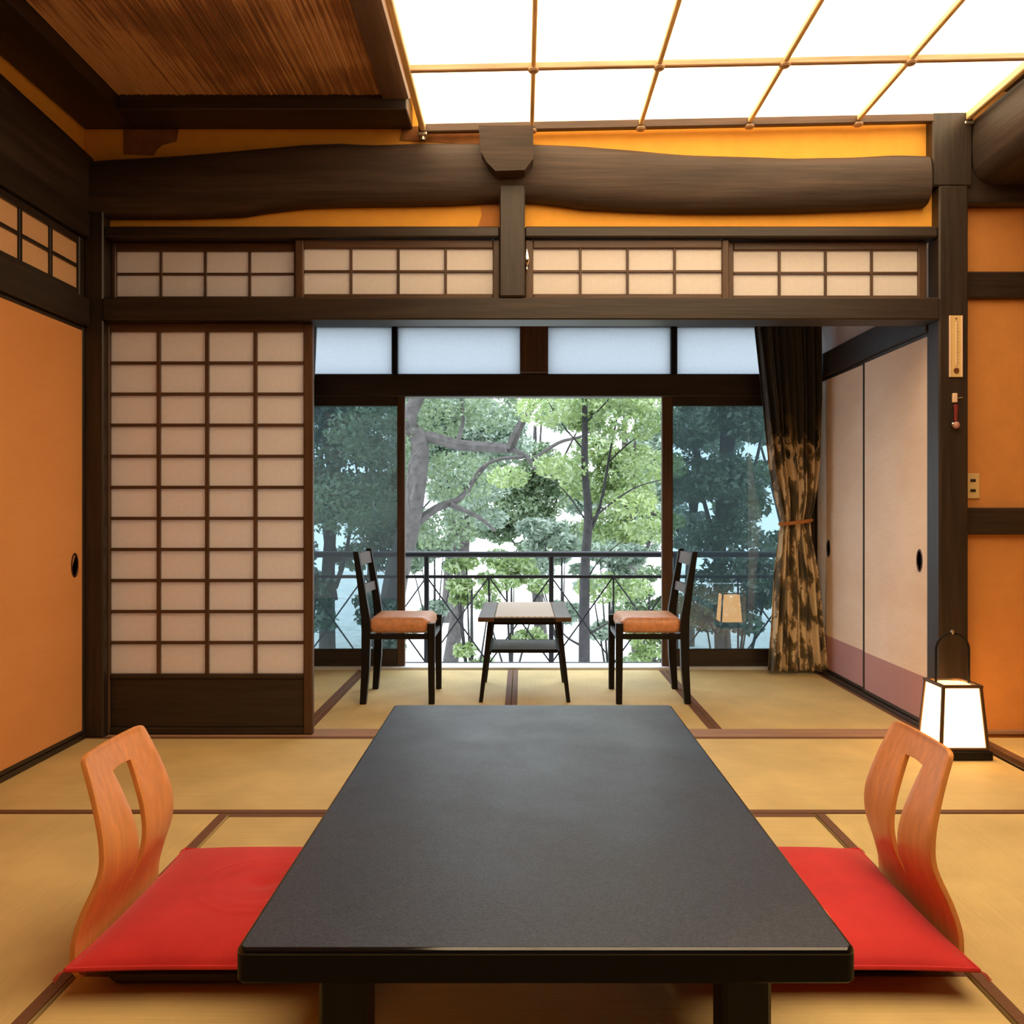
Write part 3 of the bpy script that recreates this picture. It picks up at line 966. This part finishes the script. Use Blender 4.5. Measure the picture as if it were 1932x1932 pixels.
zabuton('red cotton cushion on the chair left of the low table', (-0.625, 1.955, 0.030), 0, 1)
zabuton('red cotton cushion on the chair right of the low table', (0.625, 1.955, 0.030), PI, -1)

# ================================================================== LANTERN
la = tag(empty('paper_lantern', (1.726, 3.365, 0)), 'glowing square paper floor lantern with dark frame and arched handle', 'lantern')
obj('base', MB().box(-.106, .106, -.106, .106, 0, .036, .004), M['black_x'], la)
obj('plinth', MB().box(-.097, .097, -.097, .097, .036, .048, .003), M['brown_x'], la)
zb, zt, hb, ht = .048, .278, .090, .073
for sx in (-1, 1):
    for sy in (-1, 1):
        obj('post', MB().post((sx * hb, sy * hb, zb), (sx * ht, sy * ht, zt), .013, .013), M['brown_z'], la)
for sx, sy in ((1, 0), (-1, 0), (0, 1), (0, -1)):
    h0, h1 = hb - .007, ht - .007
    q = []
    for z_, h_, e in ((zb, hb, h0), (zt, ht, h1)):
        for s_ in (-1, 1):
            q.append((sx * h_ + (s_ * e if sx == 0 else 0), sy * h_ + (s_ * e if sy == 0 else 0), z_))
    off = Vector((-sx * .003, -sy * .003, 0))
    vs = [Vector(p) for p in q] + [Vector(p) + off for p in q]
    mb = MB(); mb.add(vs, [(0, 1, 3, 2), (4, 6, 7, 5), (0, 4, 5, 1), (2, 3, 7, 6), (0, 2, 6, 4), (1, 5, 7, 3)])
    obj('paper_panel', mb, M['lantern_paper'], la)
    hh = .009
    if sx == 0:
        obj('top_rail', MB().box(-ht - .008, ht + .008, sy * ht - .008, sy * ht + .008, zt - .002, zt + .010, .002), M['brown_x'], la)
    else:
        obj('top_rail', MB().box(sx * ht - .008, sx * ht + .008, -ht + .008, ht - .008, zt - .002, zt + .010, .002), M['brown_y'], la)
n = 24
mb = MB().loft([[(.066 * math.cos(2 * PI * k / n), .066 * math.sin(2 * PI * k / n), z_) for k in range(n)] for z_ in (zt - .004, zt + .001)])
obj('paper_top', mb, M['lantern_top'], la)
pts = [(-.066, 0, zt + .005), (-.066, 0, .40)] + [(-.066 * math.cos(a), 0, .415 + .066 * math.sin(a)) for a in np.linspace(0, PI, 15)] + [(.066, 0, .40), (.066, 0, zt + .005)]
obj('handle', MB().tube(pts, .0048, 8), M['black_x'], la, (0, 0, 0), True)
obj('handle_knob', MB().lathe([(.001, .476), (.006, .480), (.008, .486), (.006, .492), (.001, .495)], 10), M['bracket'], la, (0, 0, 0), True)

# ================================================================== VERANDA CHAIRS: local +x faces the little table
def veranda_chair(label, loc, rz):
    root = tag(empty('dining_chair', loc, rz), label, 'chair', 'dark wooden chairs in the sunroom')
    d, wq = .176, .178
    for sy in (-1, 1):
        # rear leg runs up into the back post
        y = sy * wq
        secs = []
        for x_, z_, w_ in ((-.176, 0, .030), (-.163, .18, .040), (-.160, .36, .044), (-.163, .44, .042), (-.186, .60, .034), (-.212, .765, .026)):
            a, b_ = w_ / 2, .017
            secs.append([(x_ - a, y - b_, z_), (x_ + a, y - b_, z_), (x_ + a, y + b_, z_), (x_ - a, y + b_, z_)])
        obj('leg', MB().loft(secs), M['black_z'], root)
        obj('leg', MB().post((.168, y, 0), (.166, y, .405), .030, .030, .038, .036), M['black_z'], root)
        obj('side_rail', MB().box(-.142, .150, y - .011, y + .011, .325, .352, .003), M['black_x'], root)
    obj('front_rail', MB().box(.155, .177, -wq + .018, wq - .018, .320, .350, .003), M['black_y'], root)
    obj('rear_rail', MB().box(-.172, -.150, -wq + .017, wq - .017, .320, .350, .003), M['black_y'], root)
    # slats of the back
    for z0, z1, bow in ((.690, .752, .012), (.545, .590, .012)):
        secs = []
        for q in np.linspace(-1, 1, 9):
            y = q * (wq - .016)
            x0 = -.186 - (z0 - .60) * .157 - bow * (1 - q * q); x1 = -.186 - (z1 - .60) * .157 - bow * (1 - q * q)
            secs.append([(x0 - .008, y, z0), (x0 + .008, y, z0), (x1 + .008, y, z1), (x1 - .008, y, z1)])
        obj('back_slat', MB().loft(secs), M['brown_y'], root, (0, 0, 0), True)
    # woven seat: puffy block with rounded edge
    def sec(hx, hy, z_):
        return [(p[0], p[1], z_) for p in rrect(hx, hy, .03, 0)]
    mb = MB().loft([sec(.135, .150, .352), sec(.152, .166, .362), sec(.160, .172, .385), sec(.156, .170, .412), sec(.140, .155, .428), sec(.09, .105, .434), sec(.035, .045, .433)])
    obj('seat', mb, M['seat_weave'], root, (.003, 0, 0), True)
    return root
veranda_chair('dark wooden chair with rust seat left of the cane table', (-.622, 4.395, 0), 0)
veranda_chair('dark wooden chair with rust seat right of the cane table', (.655, 4.395, 0), PI)

# ================================================================== SIDE TABLE
st = tag(empty('side_table', (.013, 4.50, 0)), 'small splayed-leg side table with woven cane top by the window', 'table')
zt = .442
obj('end_board', MB().box(-.232, -.150, -.35, .35, zt - .022, zt, .004), M['brown_y'], st)
obj('end_board', MB().box(.150, .232, -.35, .35, zt - .022, zt, .004), M['brown_y'], st)
obj('edge_rail', MB().box(-.150, .150, -.35, -.333, zt - .022, zt - .002, .003), M['black_x'], st)
obj('edge_rail', MB().box(-.150, .150, .333, .35, zt - .022, zt - .002, .003), M['black_x'], st)
obj('cane_top', MB().box(-.150, .150, -.333, .333, zt - .016, zt + .002, .004), M['cane'], st)
for sy in (-1, 1):
    for sx in (-1, 1):
        obj('leg', MB().post((sx * .222, sy * .245, 0), (sx * .172, sy * .220, zt - .022), .020, .022, .030, .028), M['black_z'], st)
    obj('apron', MB().box(-.160, .160, sy * .222 - .009, sy * .222 + .009, zt - .052, zt - .022, .003), M['black_x'], st)
for sx in (-1, 1):
    obj('shelf_rail', MB().box(sx * .180 - .010, sx * .180 + .010, -.222, .222, .236, .256, .003), M['black_y'], st)
obj('shelf', MB().box(-.170, .170, -.160, .160, .243, .252, .003), M['cane_grey'], st)
obj('shelf_edge', MB().box(-.170, .170, -.172, -.160, .236, .254, .003), M['black_x'], st)
obj('shelf_edge', MB().box(-.170, .170, .160, .172, .236, .254, .003), M['black_x'], st)

# ================================================================== CURTAINS
def curtain(label, prof, y0, mirror, npl=9, ztie=None):
    """prof: list of (z, x left, x right)"""
    zs = [p[0] for p in prof]
    root = tag(empty('curtain', (0, y0, 0)), label, 'curtain')
    NU, NV = 150, 90
    ztop, zbot = prof[0][0], prof[-1][0]
    zr = zs[::-1]
    def fn(u, v):
        z = ztop + (zbot - ztop) * v
        xl = np.interp(z, zr, [p[1] for p in prof][::-1]); xr = np.interp(z, zr, [p[2] for p in prof][::-1])
        wdt = xr - xl
        ph = 2 * PI * npl * u + 0.5 * math.sin(3 * v + 7 * u) + .3 * math.sin(11 * u)
        amp = .022 + .012 * math.sin(5 * u + 2)
        if ztie is not None:
            amp *= min(1.0, 0.45 + abs(z - ztie) * 2.2)
        y = amp * math.sin(ph) + .012 * math.sin(17 * u + 4 * v)
        x = xl + wdt * u + .010 * math.sin(ph * .5 + 1) * (1 - abs(2 * u - 1))
        if ztie is not None:
            y -= .035 * math.exp(-((z - ztie - .16) / .13) ** 2) * math.sin(PI * u)
        return (x, y, z)
    mb = MB().grid(fn, NU, NV)
    me = mb.mesh('cloth')
    uv = me.uv_layers.new(name='UVMap')
    co = np.array([(i / NU, 1 - j / NV) for j in range(NV + 1) for i in range(NU + 1)])
    li = np.zeros(len(me.loops), dtype=np.int32)
    me.loops.foreach_get('vertex_index', li)
    uv.data.foreach_set('uv', co[li].ravel())
    o = link('cloth', me, M['curtain'], root, (0, 0, 0), True)
    md = o.modifiers.new('thick', 'SOLIDIFY'); md.thickness = .003
    if ztie is not None:
        xl = np.interp(ztie, zr, [p[1] for p in prof][::-1]); xr = np.interp(ztie, zr, [p[2] for p in prof][::-1])
        cx, rx = (xl + xr) / 2, (xr - xl) / 2 + .008
        pts = [(cx + rx * math.cos(a), .052 * math.sin(a), ztie + .012 * math.cos(a)) for a in np.linspace(0, 2 * PI, 29)]
        tag(obj('tieback', MB().tube(pts, .011, 8, False), M['plaster_patch'], root, (0, 0, 0), True), 'orange brown cord tieback')
    return root
YC = 4.97
def cx_(p): return (p - 985) / 1583 * YC
def cz_(p): return 0.98 + (960 - p) / 1583 * YC
pr = [(2.40, cx_(1390), cx_(1548)), (cz_(612), cx_(1424), cx_(1548)), (cz_(750), cx_(1440), cx_(1549)), (cz_(880), cx_(1453), cx_(1545)), (cz_(950), cx_(1466), cx_(1536)), (cz_(982), cx_(1475), cx_(1528)),
      (cz_(1010), cx_(1470), cx_(1530)), (cz_(1080), cx_(1462), cx_(1543)), (cz_(1180), cx_(1455), cx_(1553)), (.02, cx_(1448), cx_(1562))]
curtain('dark olive and gold curtain tied back beside the beige doors', pr, YC, False, 9, cz_(985))
pl = [(z, -1.86 + (1.80 - xr), -(xl) + 0.02) for z, xl, xr in pr]
e_top = cx_(598)
pl = [(2.40, -1.80, cx_(604)), (cz_(612), -1.80, cx_(598)), (cz_(705), -1.80, cx_(594)), (cz_(880), -1.79, cx_(560)), (cz_(982), -1.74, cx_(510)), (cz_(1080), -1.78, cx_(520)), (.02, -1.80, cx_(530))]
curtain('dark olive and gold curtain behind the tall shoji door', pl, YC, True, 9, cz_(985))
trod = tag(obj('curtain_rail', MB().tube([(-1.85, YC, 2.415), (1.80, YC, 2.415)], .012, 8), M['steel_dark'], None), 'dark curtain rail under the sunroom ceiling', 'rail')

# ================================================================== SMALL THINGS ON THE POST AND WALL
YP = 3.58
def qx(p, Y=YP): return (p - 985) / 1583 * Y
def qz(p, Y=YP): return 0.98 + (960 - p) / 1583 * Y
xa, xb, z1, z0 = qx(1791), qx(1813), qz(596), qz(712)
th = tag(empty('thermometer', ((xa + xb) / 2, YP, z0)), 'cream wall thermometer with brown dial on the dark post', 'thermometer')
hwid, ht_ = (xb - xa) / 2, z1 - z0
obj('back_plate', MB().box(-hwid, hwid, -.008, 0, 0, ht_, .003), M['cream_plastic'], th)
for s in (-1, 1):
    obj('plate_edge', MB().box(s * hwid - .003, s * hwid + .003, -.011, -.001, 0, ht_, .002), M['ivory'], th)
obj('tube', MB().tube([(0, -.010, .05), (0, -.010, ht_ - .03)], .0022, 8), M['ivory'], th)
m_ = MB()
for k in range(12):
    zz = .06 + k * (ht_ - .10) / 11
    m_.box(.004, .012 if k % 3 == 0 else .009, -.0086, -.0078, zz, zz + .0012, 0)
tag(obj('scale_marks', m_, M['bulb_red'], th), kind='stuff')
n = 16
obj('dial', MB().loft([[(.011 * math.cos(2 * PI * k / n), y, .028 + .011 * math.sin(2 * PI * k / n)) for k in range(n)] for y in (-.007, -.013)]), M['bulb_red'], th)
obj('nail', MB().loft([[(.003 * math.cos(2 * PI * k / 8), y, ht_ - .013 + .003 * math.sin(2 * PI * k / 8)) for k in range(8)] for y in (0, -.012)]), M['bulb_red'], th)

hk = tag(empty('wall_hook', (qx(1800), YP, qz(752))), 'ivory hook with a peg on the dark post', 'hook')
obj('hook_body', MB().box(-.010, .010, -.012, 0, -.018, .022, .004), M['ivory'], hk)
obj('peg', MB().tube([(.008, -.010, .002), (.030, -.014, .004)], .0028, 8), M['chrome'], hk)
ts = tag(empty('tassel_charm', (qx(1801), YP, qz(762))), 'dark red cord charm with a pink bead under the ivory hook', 'charm')
obj('cord', MB().tube([(0, -.008, -.004), (.001, -.010, -.03), (0, -.009, -.075)], [.009, .008, .007], 8), M['red_cord'], ts)
obj('bead', MB().lathe([(.001, -.108), (.011, -.103), (.015, -.092), (.011, -.081), (.001, -.076)], 12, (0, -.014, 0)), M['pink_bead'], ts, (0, 0, 0), True)
obj('bell', MB().lathe([(.001, -.098), (.006, -.094), (.007, -.088), (.005, -.082), (.001, -.080)], 10, (-.013, -.012, 0)), M['chrome'], ts, (0, 0, 0), True)

YO = 3.66
ou = tag(empty('power_outlet', (qx(1834, YO), YO, qz(917, YO))), 'cream double power outlet on the orange wall beside the post', 'outlet')
obj('plate', MB().box(-.029, .029, -.008, 0, -.055, .055, .003), M['cream_plastic'], ou)
for zz in (.024, -.020):
    m_ = MB().box(-.012, .011, -.0105, -.008, zz - .006, zz + .006, .001)
    obj('socket', m_, M['black_plastic'], ou)

YG = 3.585  # a bright glint, given shape as an added chrome teardrop
gl_ = tag(empty('metal_catch', (qx(994, YG), 3.60, qz(487, YG))), 'shiny teardrop metal catch beside the short middle post', 'catch')
prof = [(.0005, -.030), (.006, -.024), (.0105, -.010), (.011, .004), (.008, .022), (.004, .036), (.0005, .044)]
obj('catch_body', MB().lathe(prof, 14), M['chrome'], gl_, (0, 0, 0), True)
obj('catch_pin', MB().lathe([(.0005, -.052), (.004, -.047), (.0045, -.040), (.002, -.034), (.0005, -.030)], 10), M['chrome'], gl_, (0, 0, 0), True)

# ================================================================== BALCONY
deck = struct(boxo('balcony_deck', -3.2, 3.2, 5.28, 6.02, -0.30, -0.13, M['concrete'], None, 0.004), 'narrow concrete balcony slab outside the glass doors', 'balcony')
YR = 5.90
def rx(p): return (p - 985) / 1583 * YR
def rz_(p): return 0.98 + (960 - p) / 1583 * YR
br = tag(empty('balcony_railing', (0, YR, -0.13)), 'dark metal balcony railing with crossed bars outside the window', 'railing')
zo = 0.13
obj('top_rail', MB().tube([(-3.1, 0, rz_(1046) + zo), (3.1, 0, rz_(1046) + zo)], .023, 10), M['steel_dark'], br, (0, 0, 0), True)
obj('middle_rail', MB().box(-3.1, 3.1, -.010, .010, rz_(1091) + zo, rz_(1085) + zo, .002), M['steel_dark'], br)
obj('bottom_rail', MB().box(-3.1, 3.1, -.010, .010, rz_(1256) + zo, rz_(1249) + zo, .002), M['steel_dark'], br)
zt_, zb_ = rz_(1088) + zo, rz_(1252) + zo
k = -3
pitch = 117.5
for k in range(-4, 9):
    px_ = 805 + pitch * k
    x_ = rx(px_)
    if k % 2 == 0:
        obj('post', MB().box(x_ - .017, x_ + .017, -.017, .017, 0, rz_(1046) + zo, .003), M['steel_dark'], br)
    else:
        obj('thin_bar', MB().box(x_ - .006, x_ + .006, -.006, .006, zb_, zt_, .001), M['steel_dark'], br)
    x2 = rx(px_ + pitch)
    obj('cross_bar', MB().tube([(x_, -.006, zt_), (x2, -.006, zb_)], .006, 6), M['steel_dark'], br)
    obj('cross_bar', MB().tube([(x_, .006, zb_), (x2, .006, zt_)], .006, 6), M['steel_dark'], br)

# ================================================================== GARDEN
gr = struct(boxo('ground', -22, 22, 6.3, 34, -1.75, -1.55, M['gravel'], None, 0), 'pale gravel ground of the garden below the balcony', 'ground')
NPR = np.random.default_rng(7)

def leaf_mesh(name, centers, radii, count, size, m, flat=0.6, mean_n=(0, -0.3, 0.6)):
    """many small four-cornered leaves scattered on clumps: one mesh"""
    centers = np.array(centers, float); radii = np.array(radii, float)
    wgt = radii ** 2 / (radii ** 2).sum()
    idx = NPR.choice(len(centers), count, p=wgt)
    d = NPR.normal(size=(count, 3)); d /= np.linalg.norm(d, axis=1, keepdims=True)
    r = radii[idx] * NPR.uniform(0.25, 1.0, count) ** 0.5
    p = centers[idx] + d * r[:, None] * np.array([1, 1, flat])
    nrm = NPR.normal(size=(count, 3)) * 0.7 + np.array(mean_n)
    nrm /= np.linalg.norm(nrm, axis=1, keepdims=True)
    t = NPR.normal(size=(count, 3)); t -= nrm * (t * nrm).sum(1, keepdims=True); t /= np.linalg.norm(t, axis=1, keepdims=True)
    b_ = np.cross(nrm, t)
    s = size * NPR.uniform(0.6, 1.4, count)[:, None]
    q = np.stack([p - t * s, p - b_ * s * .42 + nrm * s * .10, p + t * s, p + b_ * s * .42 + nrm * s * .10], 1)
    me = bpy.data.meshes.new(name)
    me.vertices.add(count * 4); me.vertices.foreach_set('co', q.reshape(-1))
    me.loops.add(count * 4); me.loops.foreach_set('vertex_index', np.arange(count * 4, dtype=np.int32))
    me.polygons.add(count); me.polygons.foreach_set('loop_start', np.arange(0, count * 4, 4, dtype=np.int32))
    me.polygons.foreach_set('loop_total', np.full(count, 4, dtype=np.int32))
    me.update(calc_edges=True)
    me.materials.append(m)
    return me

def wig(pts, seed, amt=.05, sub=6):
    """smooth curve through the points with a slow irregular sway"""
    r = random.Random(seed)
    P = [Vector(p) for p in pts]
    P = [P[0]] + [p + Vector((r.uniform(-amt, amt), r.uniform(-amt, amt), r.uniform(-amt, amt))) * .5 for p in P[1:-1]] + [P[-1]]
    out = []
    for i in range(len(P) - 1):
        p0, p1, p2, p3 = P[max(i - 1, 0)], P[i], P[i + 1], P[min(i + 2, len(P) - 1)]
        for k in range(sub):
            u = k / sub
            q = 0.5 * ((2 * p1) + (p2 - p0) * u + (2 * p0 - 5 * p1 + 4 * p2 - p3) * u * u + (3 * p1 - p0 - 3 * p2 + p3) * u ** 3)
            out.append(tuple(q))
    out.append(tuple(P[-1]))
    return out

def at(px, py, Y):
    x_, z_ = px2(px, py, Y)
    return (x_, Y, z_)

def tree(label, base, trunk, branches, clumps, nleaf, size, leaf, bark='bark', cat='tree', group=None, flat=.6):
    """trunk / branches: (points, r0, r1); clumps: (centre, radius)"""
    root = tag(empty('tree' if cat == 'tree' else 'shrub', base), label, cat, group)
    off = Vector(base)
    def loc(pts): return [Vector(p) - off for p in pts]
    pts, r0, r1 = trunk
    pts = wig(pts, len(label), .04)
    obj('trunk' if cat == 'tree' else 'stem', MB().tube(loc(pts), list(np.linspace(r0, r1, len(pts))), 9), M[bark], root, (0, 0, 0), True)
    for i, (bp, a, b_) in enumerate(branches):
        bp = wig(bp, i * 13 + len(label), .035)
        obj('branch', MB().tube(loc(bp), list(np.linspace(a, b_, len(bp))), 6), M[bark], root, (0, 0, 0), True)
    if nleaf:
        me = leaf_mesh('foliage', [tuple(Vector(c) - off) for c, r in clumps], [r for c, r in clumps], nleaf, size, M[leaf], flat)
        tag(link('foliage', me, None, root), kind='stuff')
    return root

GZ = -1.55
# 1. gnarled old tree on the left, limbs reaching into the view
Y1 = 8.6
b0 = at(700, 1240, Y1); b0 = (b0[0], Y1, GZ)
limb = [at(790, 870, Y1), at(802, 828, Y1), at(862, 838, Y1), at(930, 842, Y1 - .1), at(962, 846, Y1 - .2)]
tree('gnarled old tree with grey crooked limbs spreading left of the view', b0,
     ([b0, at(745, 1120, Y1), at(770, 1000, Y1), at(785, 900, Y1), at(795, 830, Y1), at(772, 790, Y1), at(800, 730, Y1), at(830, 640, Y1)], .14, .055),
     [(limb, .070, .050),
      ([at(962, 846, Y1 - .2), at(985, 800, Y1 - .3), at(1005, 760, Y1 - .4), at(1020, 700, Y1 - .5)], .055, .025),
      ([at(962, 846, Y1 - .2), at(990, 862, Y1 - .3), at(1020, 890, Y1 - .4), at(1060, 902, Y1 - .5)], .032, .010),
      ([at(862, 838, Y1), at(872, 790, Y1 + .2), at(868, 740, Y1 + .3)], .03, .012),
      ([at(1000, 872, Y1 - .3), at(1050, 838, Y1 - .5), at(1100, 822, Y1 - .6), at(1145, 790, Y1 - .7)], .026, .008),
      ([at(985, 862, Y1 - .3), at(940, 870, Y1 - .5), at(900, 890, Y1 - .6), at(885, 930, Y1 - .6)], .024, .008),
      ([at(770, 1000, Y1), at(820, 962, Y1 + .2), at(870, 940, Y1 + .3), at(895, 905, Y1 + .4), at(930, 865, Y1 + .4)], .055, .015),
      ([at(850, 952, Y1 + .2), at(900, 978, Y1 + .2), at(935, 1002, Y1 + .1)], .035, .012),
      ([at(785, 900, Y1), at(770, 960, Y1 - .4), at(775, 880, Y1 - .5), at(800, 840, Y1 - .6)], .02, .008)],
     [(at(820, 790, Y1 + .5), .45), (at(930, 770, Y1 + .4), .45), (at(720, 820, Y1 + .3), .6), (at(1010, 720, Y1), .4), (at(860, 900, Y1 + .7), .5), (at(660, 950, Y1 + .3), .6), (at(780, 680, Y1), .6), (at(830, 1000, Y1 + .6), .4)],
     9000, .034, 'leaf_mid')
# 2. slim dark tree standing just beyond the railing
Y2 = 7.4
b0 = at(1100, 1250, Y2); b0 = (b0[0], Y2, GZ)
tr = [b0, at(1098, 1240, Y2), at(1104, 1080, Y2), at(1106, 980, Y2), at(1104, 880, Y2), at(1102, 780, Y2), at(1100, 660, Y2)]
tree('slim dark-trunked young tree just beyond the railing', b0, (tr, .058, .018),
     [([at(1106, 1020, Y2), at(1130, 950, Y2 + .1), at(1150, 860, Y2 + .2), at(1168, 770, Y2 + .2)], .020, .008),
      ([at(1106, 990, Y2), at(1150, 955, Y2 - .1), at(1200, 920, Y2 - .2), at(1250, 905, Y2 - .2)], .012, .004),
      ([at(1150, 870, Y2 + .2), at(1190, 835, Y2 + .2), at(1250, 800, Y2 + .3)], .010, .004),
      ([at(1104, 980, Y2), at(1070, 930, Y2), at(1030, 900, Y2 - .1)], .010, .003),
      ([at(1104, 1200, Y2), at(1140, 1180, Y2), at(1180, 1150, Y2)], .012, .004),
      ([at(1104, 1222, Y2), at(1070, 1200, Y2), at(1045, 1170, Y2)], .014, .005),
      ([at(1104, 1100, Y2), at(1130, 1060, Y2 + .1), at(1175, 1020, Y2 + .1)], .010, .004),
      ([at(1103, 850, Y2), at(1060, 800, Y2 + .1), at(1030, 750, Y2 + .2)], .010, .004),
      ([at(1103, 800, Y2), at(1150, 750, Y2), at(1190, 700, Y2)], .010, .004)],
     [(at(1180, 800, Y2), .34), (at(1230, 880, Y2 + .1), .32), (at(1215, 760, Y2), .34), (at(1060, 880, Y2), .26), (at(1040, 770, Y2), .34), (at(1190, 950, Y2), .26), (at(1140, 1110, Y2 + .2), .28), (at(1120, 720, Y2), .34), (at(1230, 1000, Y2 + .3), .25), (at(960, 900, Y2 + .6), .22), (at(1190, 1110, Y2 + .2), .22)],
     6500, .030, 'leaf_bright', 'bark_dark', flat=.5)
# 3. trees further back: (px, crown centre py, Y, radius, leaves, leaf kind, label)
back = [(640, 890, 10.2, 1.55, 'leaf_dark', 18000, .040, 'dark evergreen behind the left glass door'),
        (1375, 890, 10.2, 1.55, 'leaf_dark', 18000, .040, 'dark evergreen behind the right glass door'),
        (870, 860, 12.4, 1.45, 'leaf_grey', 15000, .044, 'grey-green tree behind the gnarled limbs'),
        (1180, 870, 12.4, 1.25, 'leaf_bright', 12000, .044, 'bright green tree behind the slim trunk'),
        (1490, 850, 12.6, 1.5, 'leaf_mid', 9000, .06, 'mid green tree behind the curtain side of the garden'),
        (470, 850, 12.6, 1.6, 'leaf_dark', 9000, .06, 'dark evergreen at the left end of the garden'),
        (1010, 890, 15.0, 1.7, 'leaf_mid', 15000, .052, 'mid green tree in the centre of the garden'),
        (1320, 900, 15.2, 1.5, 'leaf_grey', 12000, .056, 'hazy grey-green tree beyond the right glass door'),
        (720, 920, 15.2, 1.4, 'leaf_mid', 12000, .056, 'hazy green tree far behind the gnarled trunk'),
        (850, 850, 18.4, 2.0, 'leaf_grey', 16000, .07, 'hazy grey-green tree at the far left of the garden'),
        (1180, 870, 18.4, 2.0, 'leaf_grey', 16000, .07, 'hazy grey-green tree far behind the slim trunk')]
for i, (px_, py_, Y, R, lf, nl, sz, lb) in enumerate(back):
    r = random.Random(100 + i)
    c = at(px_, py_, Y)
    base = (c[0] + r.uniform(-.3, .3), Y + .3, GZ)
    top = (c[0], Y + .2, c[2] + R * .5)
    clumps = []
    for k in range(22):
        a = r.uniform(0, 2 * PI); q = R * r.uniform(.1, .72)
        clumps.append(((c[0] + q * math.cos(a), Y + q * .35 * math.sin(a), c[2] + R * r.uniform(-.95, 1.05)), R * r.uniform(.18, .34)))
    brs = []
    for k in range(7):
        cc = clumps[k][0]
        z0 = base[2] + (top[2] - base[2]) * r.uniform(.35, .8)
        st_ = (base[0] + (top[0] - base[0]) * .5, Y + .25, z0)
        mid = tuple((st_[j] + cc[j]) / 2 + r.uniform(-.1, .1) for j in range(3))
        brs.append(([st_, mid, cc], .04, .012))
    tree(lb, base, ([base, ((base[0] + top[0]) / 2 + r.uniform(-.15, .15), Y + .25, (base[2] + top[2]) / 2), top], .13, .03), brs, clumps, nl, sz, lf, 'bark', 'tree')
# 4. low shrubs between gravel and trees
shr = [(735, 1175, 7.5, .30, 'leaf_dark', 1500, .034, 'dark low shrub behind the left end of the railing'),
       (1225, 1120, 9.7, .45, 'leaf_mid', 2200, .040, 'leafy shrub behind the right chair'),
       (1370, 1130, 8.4, .55, 'leaf_dark', 3600, .040, 'dark shrub behind the lantern reflection'),
       (965, 1105, 11.0, .5, 'leaf_bright', 2200, .045, 'pale green shrub above the cane table'),
       (890, 1095, 9.6, .34, 'leaf_bright', 1500, .040, 'pale green shrub behind the left chair'),
       (1580, 1150, 8.4, .45, 'leaf_dark', 2000, .045, 'dark shrub below the curtain side railing'),
       (555, 1140, 7.6, .40, 'leaf_dark', 2200, .040, 'dark shrub beside the tall shoji edge'),
       (1235, 1215, 7.6, .26, 'leaf_bright', 1100, .032, 'small bright shrub at the foot of the right chair'),
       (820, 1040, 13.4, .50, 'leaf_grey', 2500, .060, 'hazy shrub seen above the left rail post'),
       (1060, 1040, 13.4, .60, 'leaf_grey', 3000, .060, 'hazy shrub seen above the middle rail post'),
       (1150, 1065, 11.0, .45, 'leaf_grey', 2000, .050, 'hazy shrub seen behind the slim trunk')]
for i, (px_, py_, Y, R, lf, nl, sz, lb) in enumerate(shr):
    r = random.Random(300 + i)
    c = at(px_, py_, Y)
    base = (c[0], Y, GZ)
    clumps = [((c[0] + R * r.uniform(-.8, .8), Y + R * r.uniform(-.5, .5), c[2] + R * r.uniform(-.7, .7)), R * r.uniform(.3, .5)) for k in range(9)]
    clumps += [((c[0] + R * r.uniform(-.5, .5), Y, (c[2] + GZ) / 2 + r.uniform(-.1, .1)), R * .45) for k in range(2)]
    brs = [([(base[0], Y, GZ + .1), cl_[0]], .02, .006) for cl_ in clumps[:5]]
    tree(lb, base, ([base, (c[0], Y, c[2])], .03, .012), brs, clumps, nl, sz, lf, 'bark_dark', 'shrub')
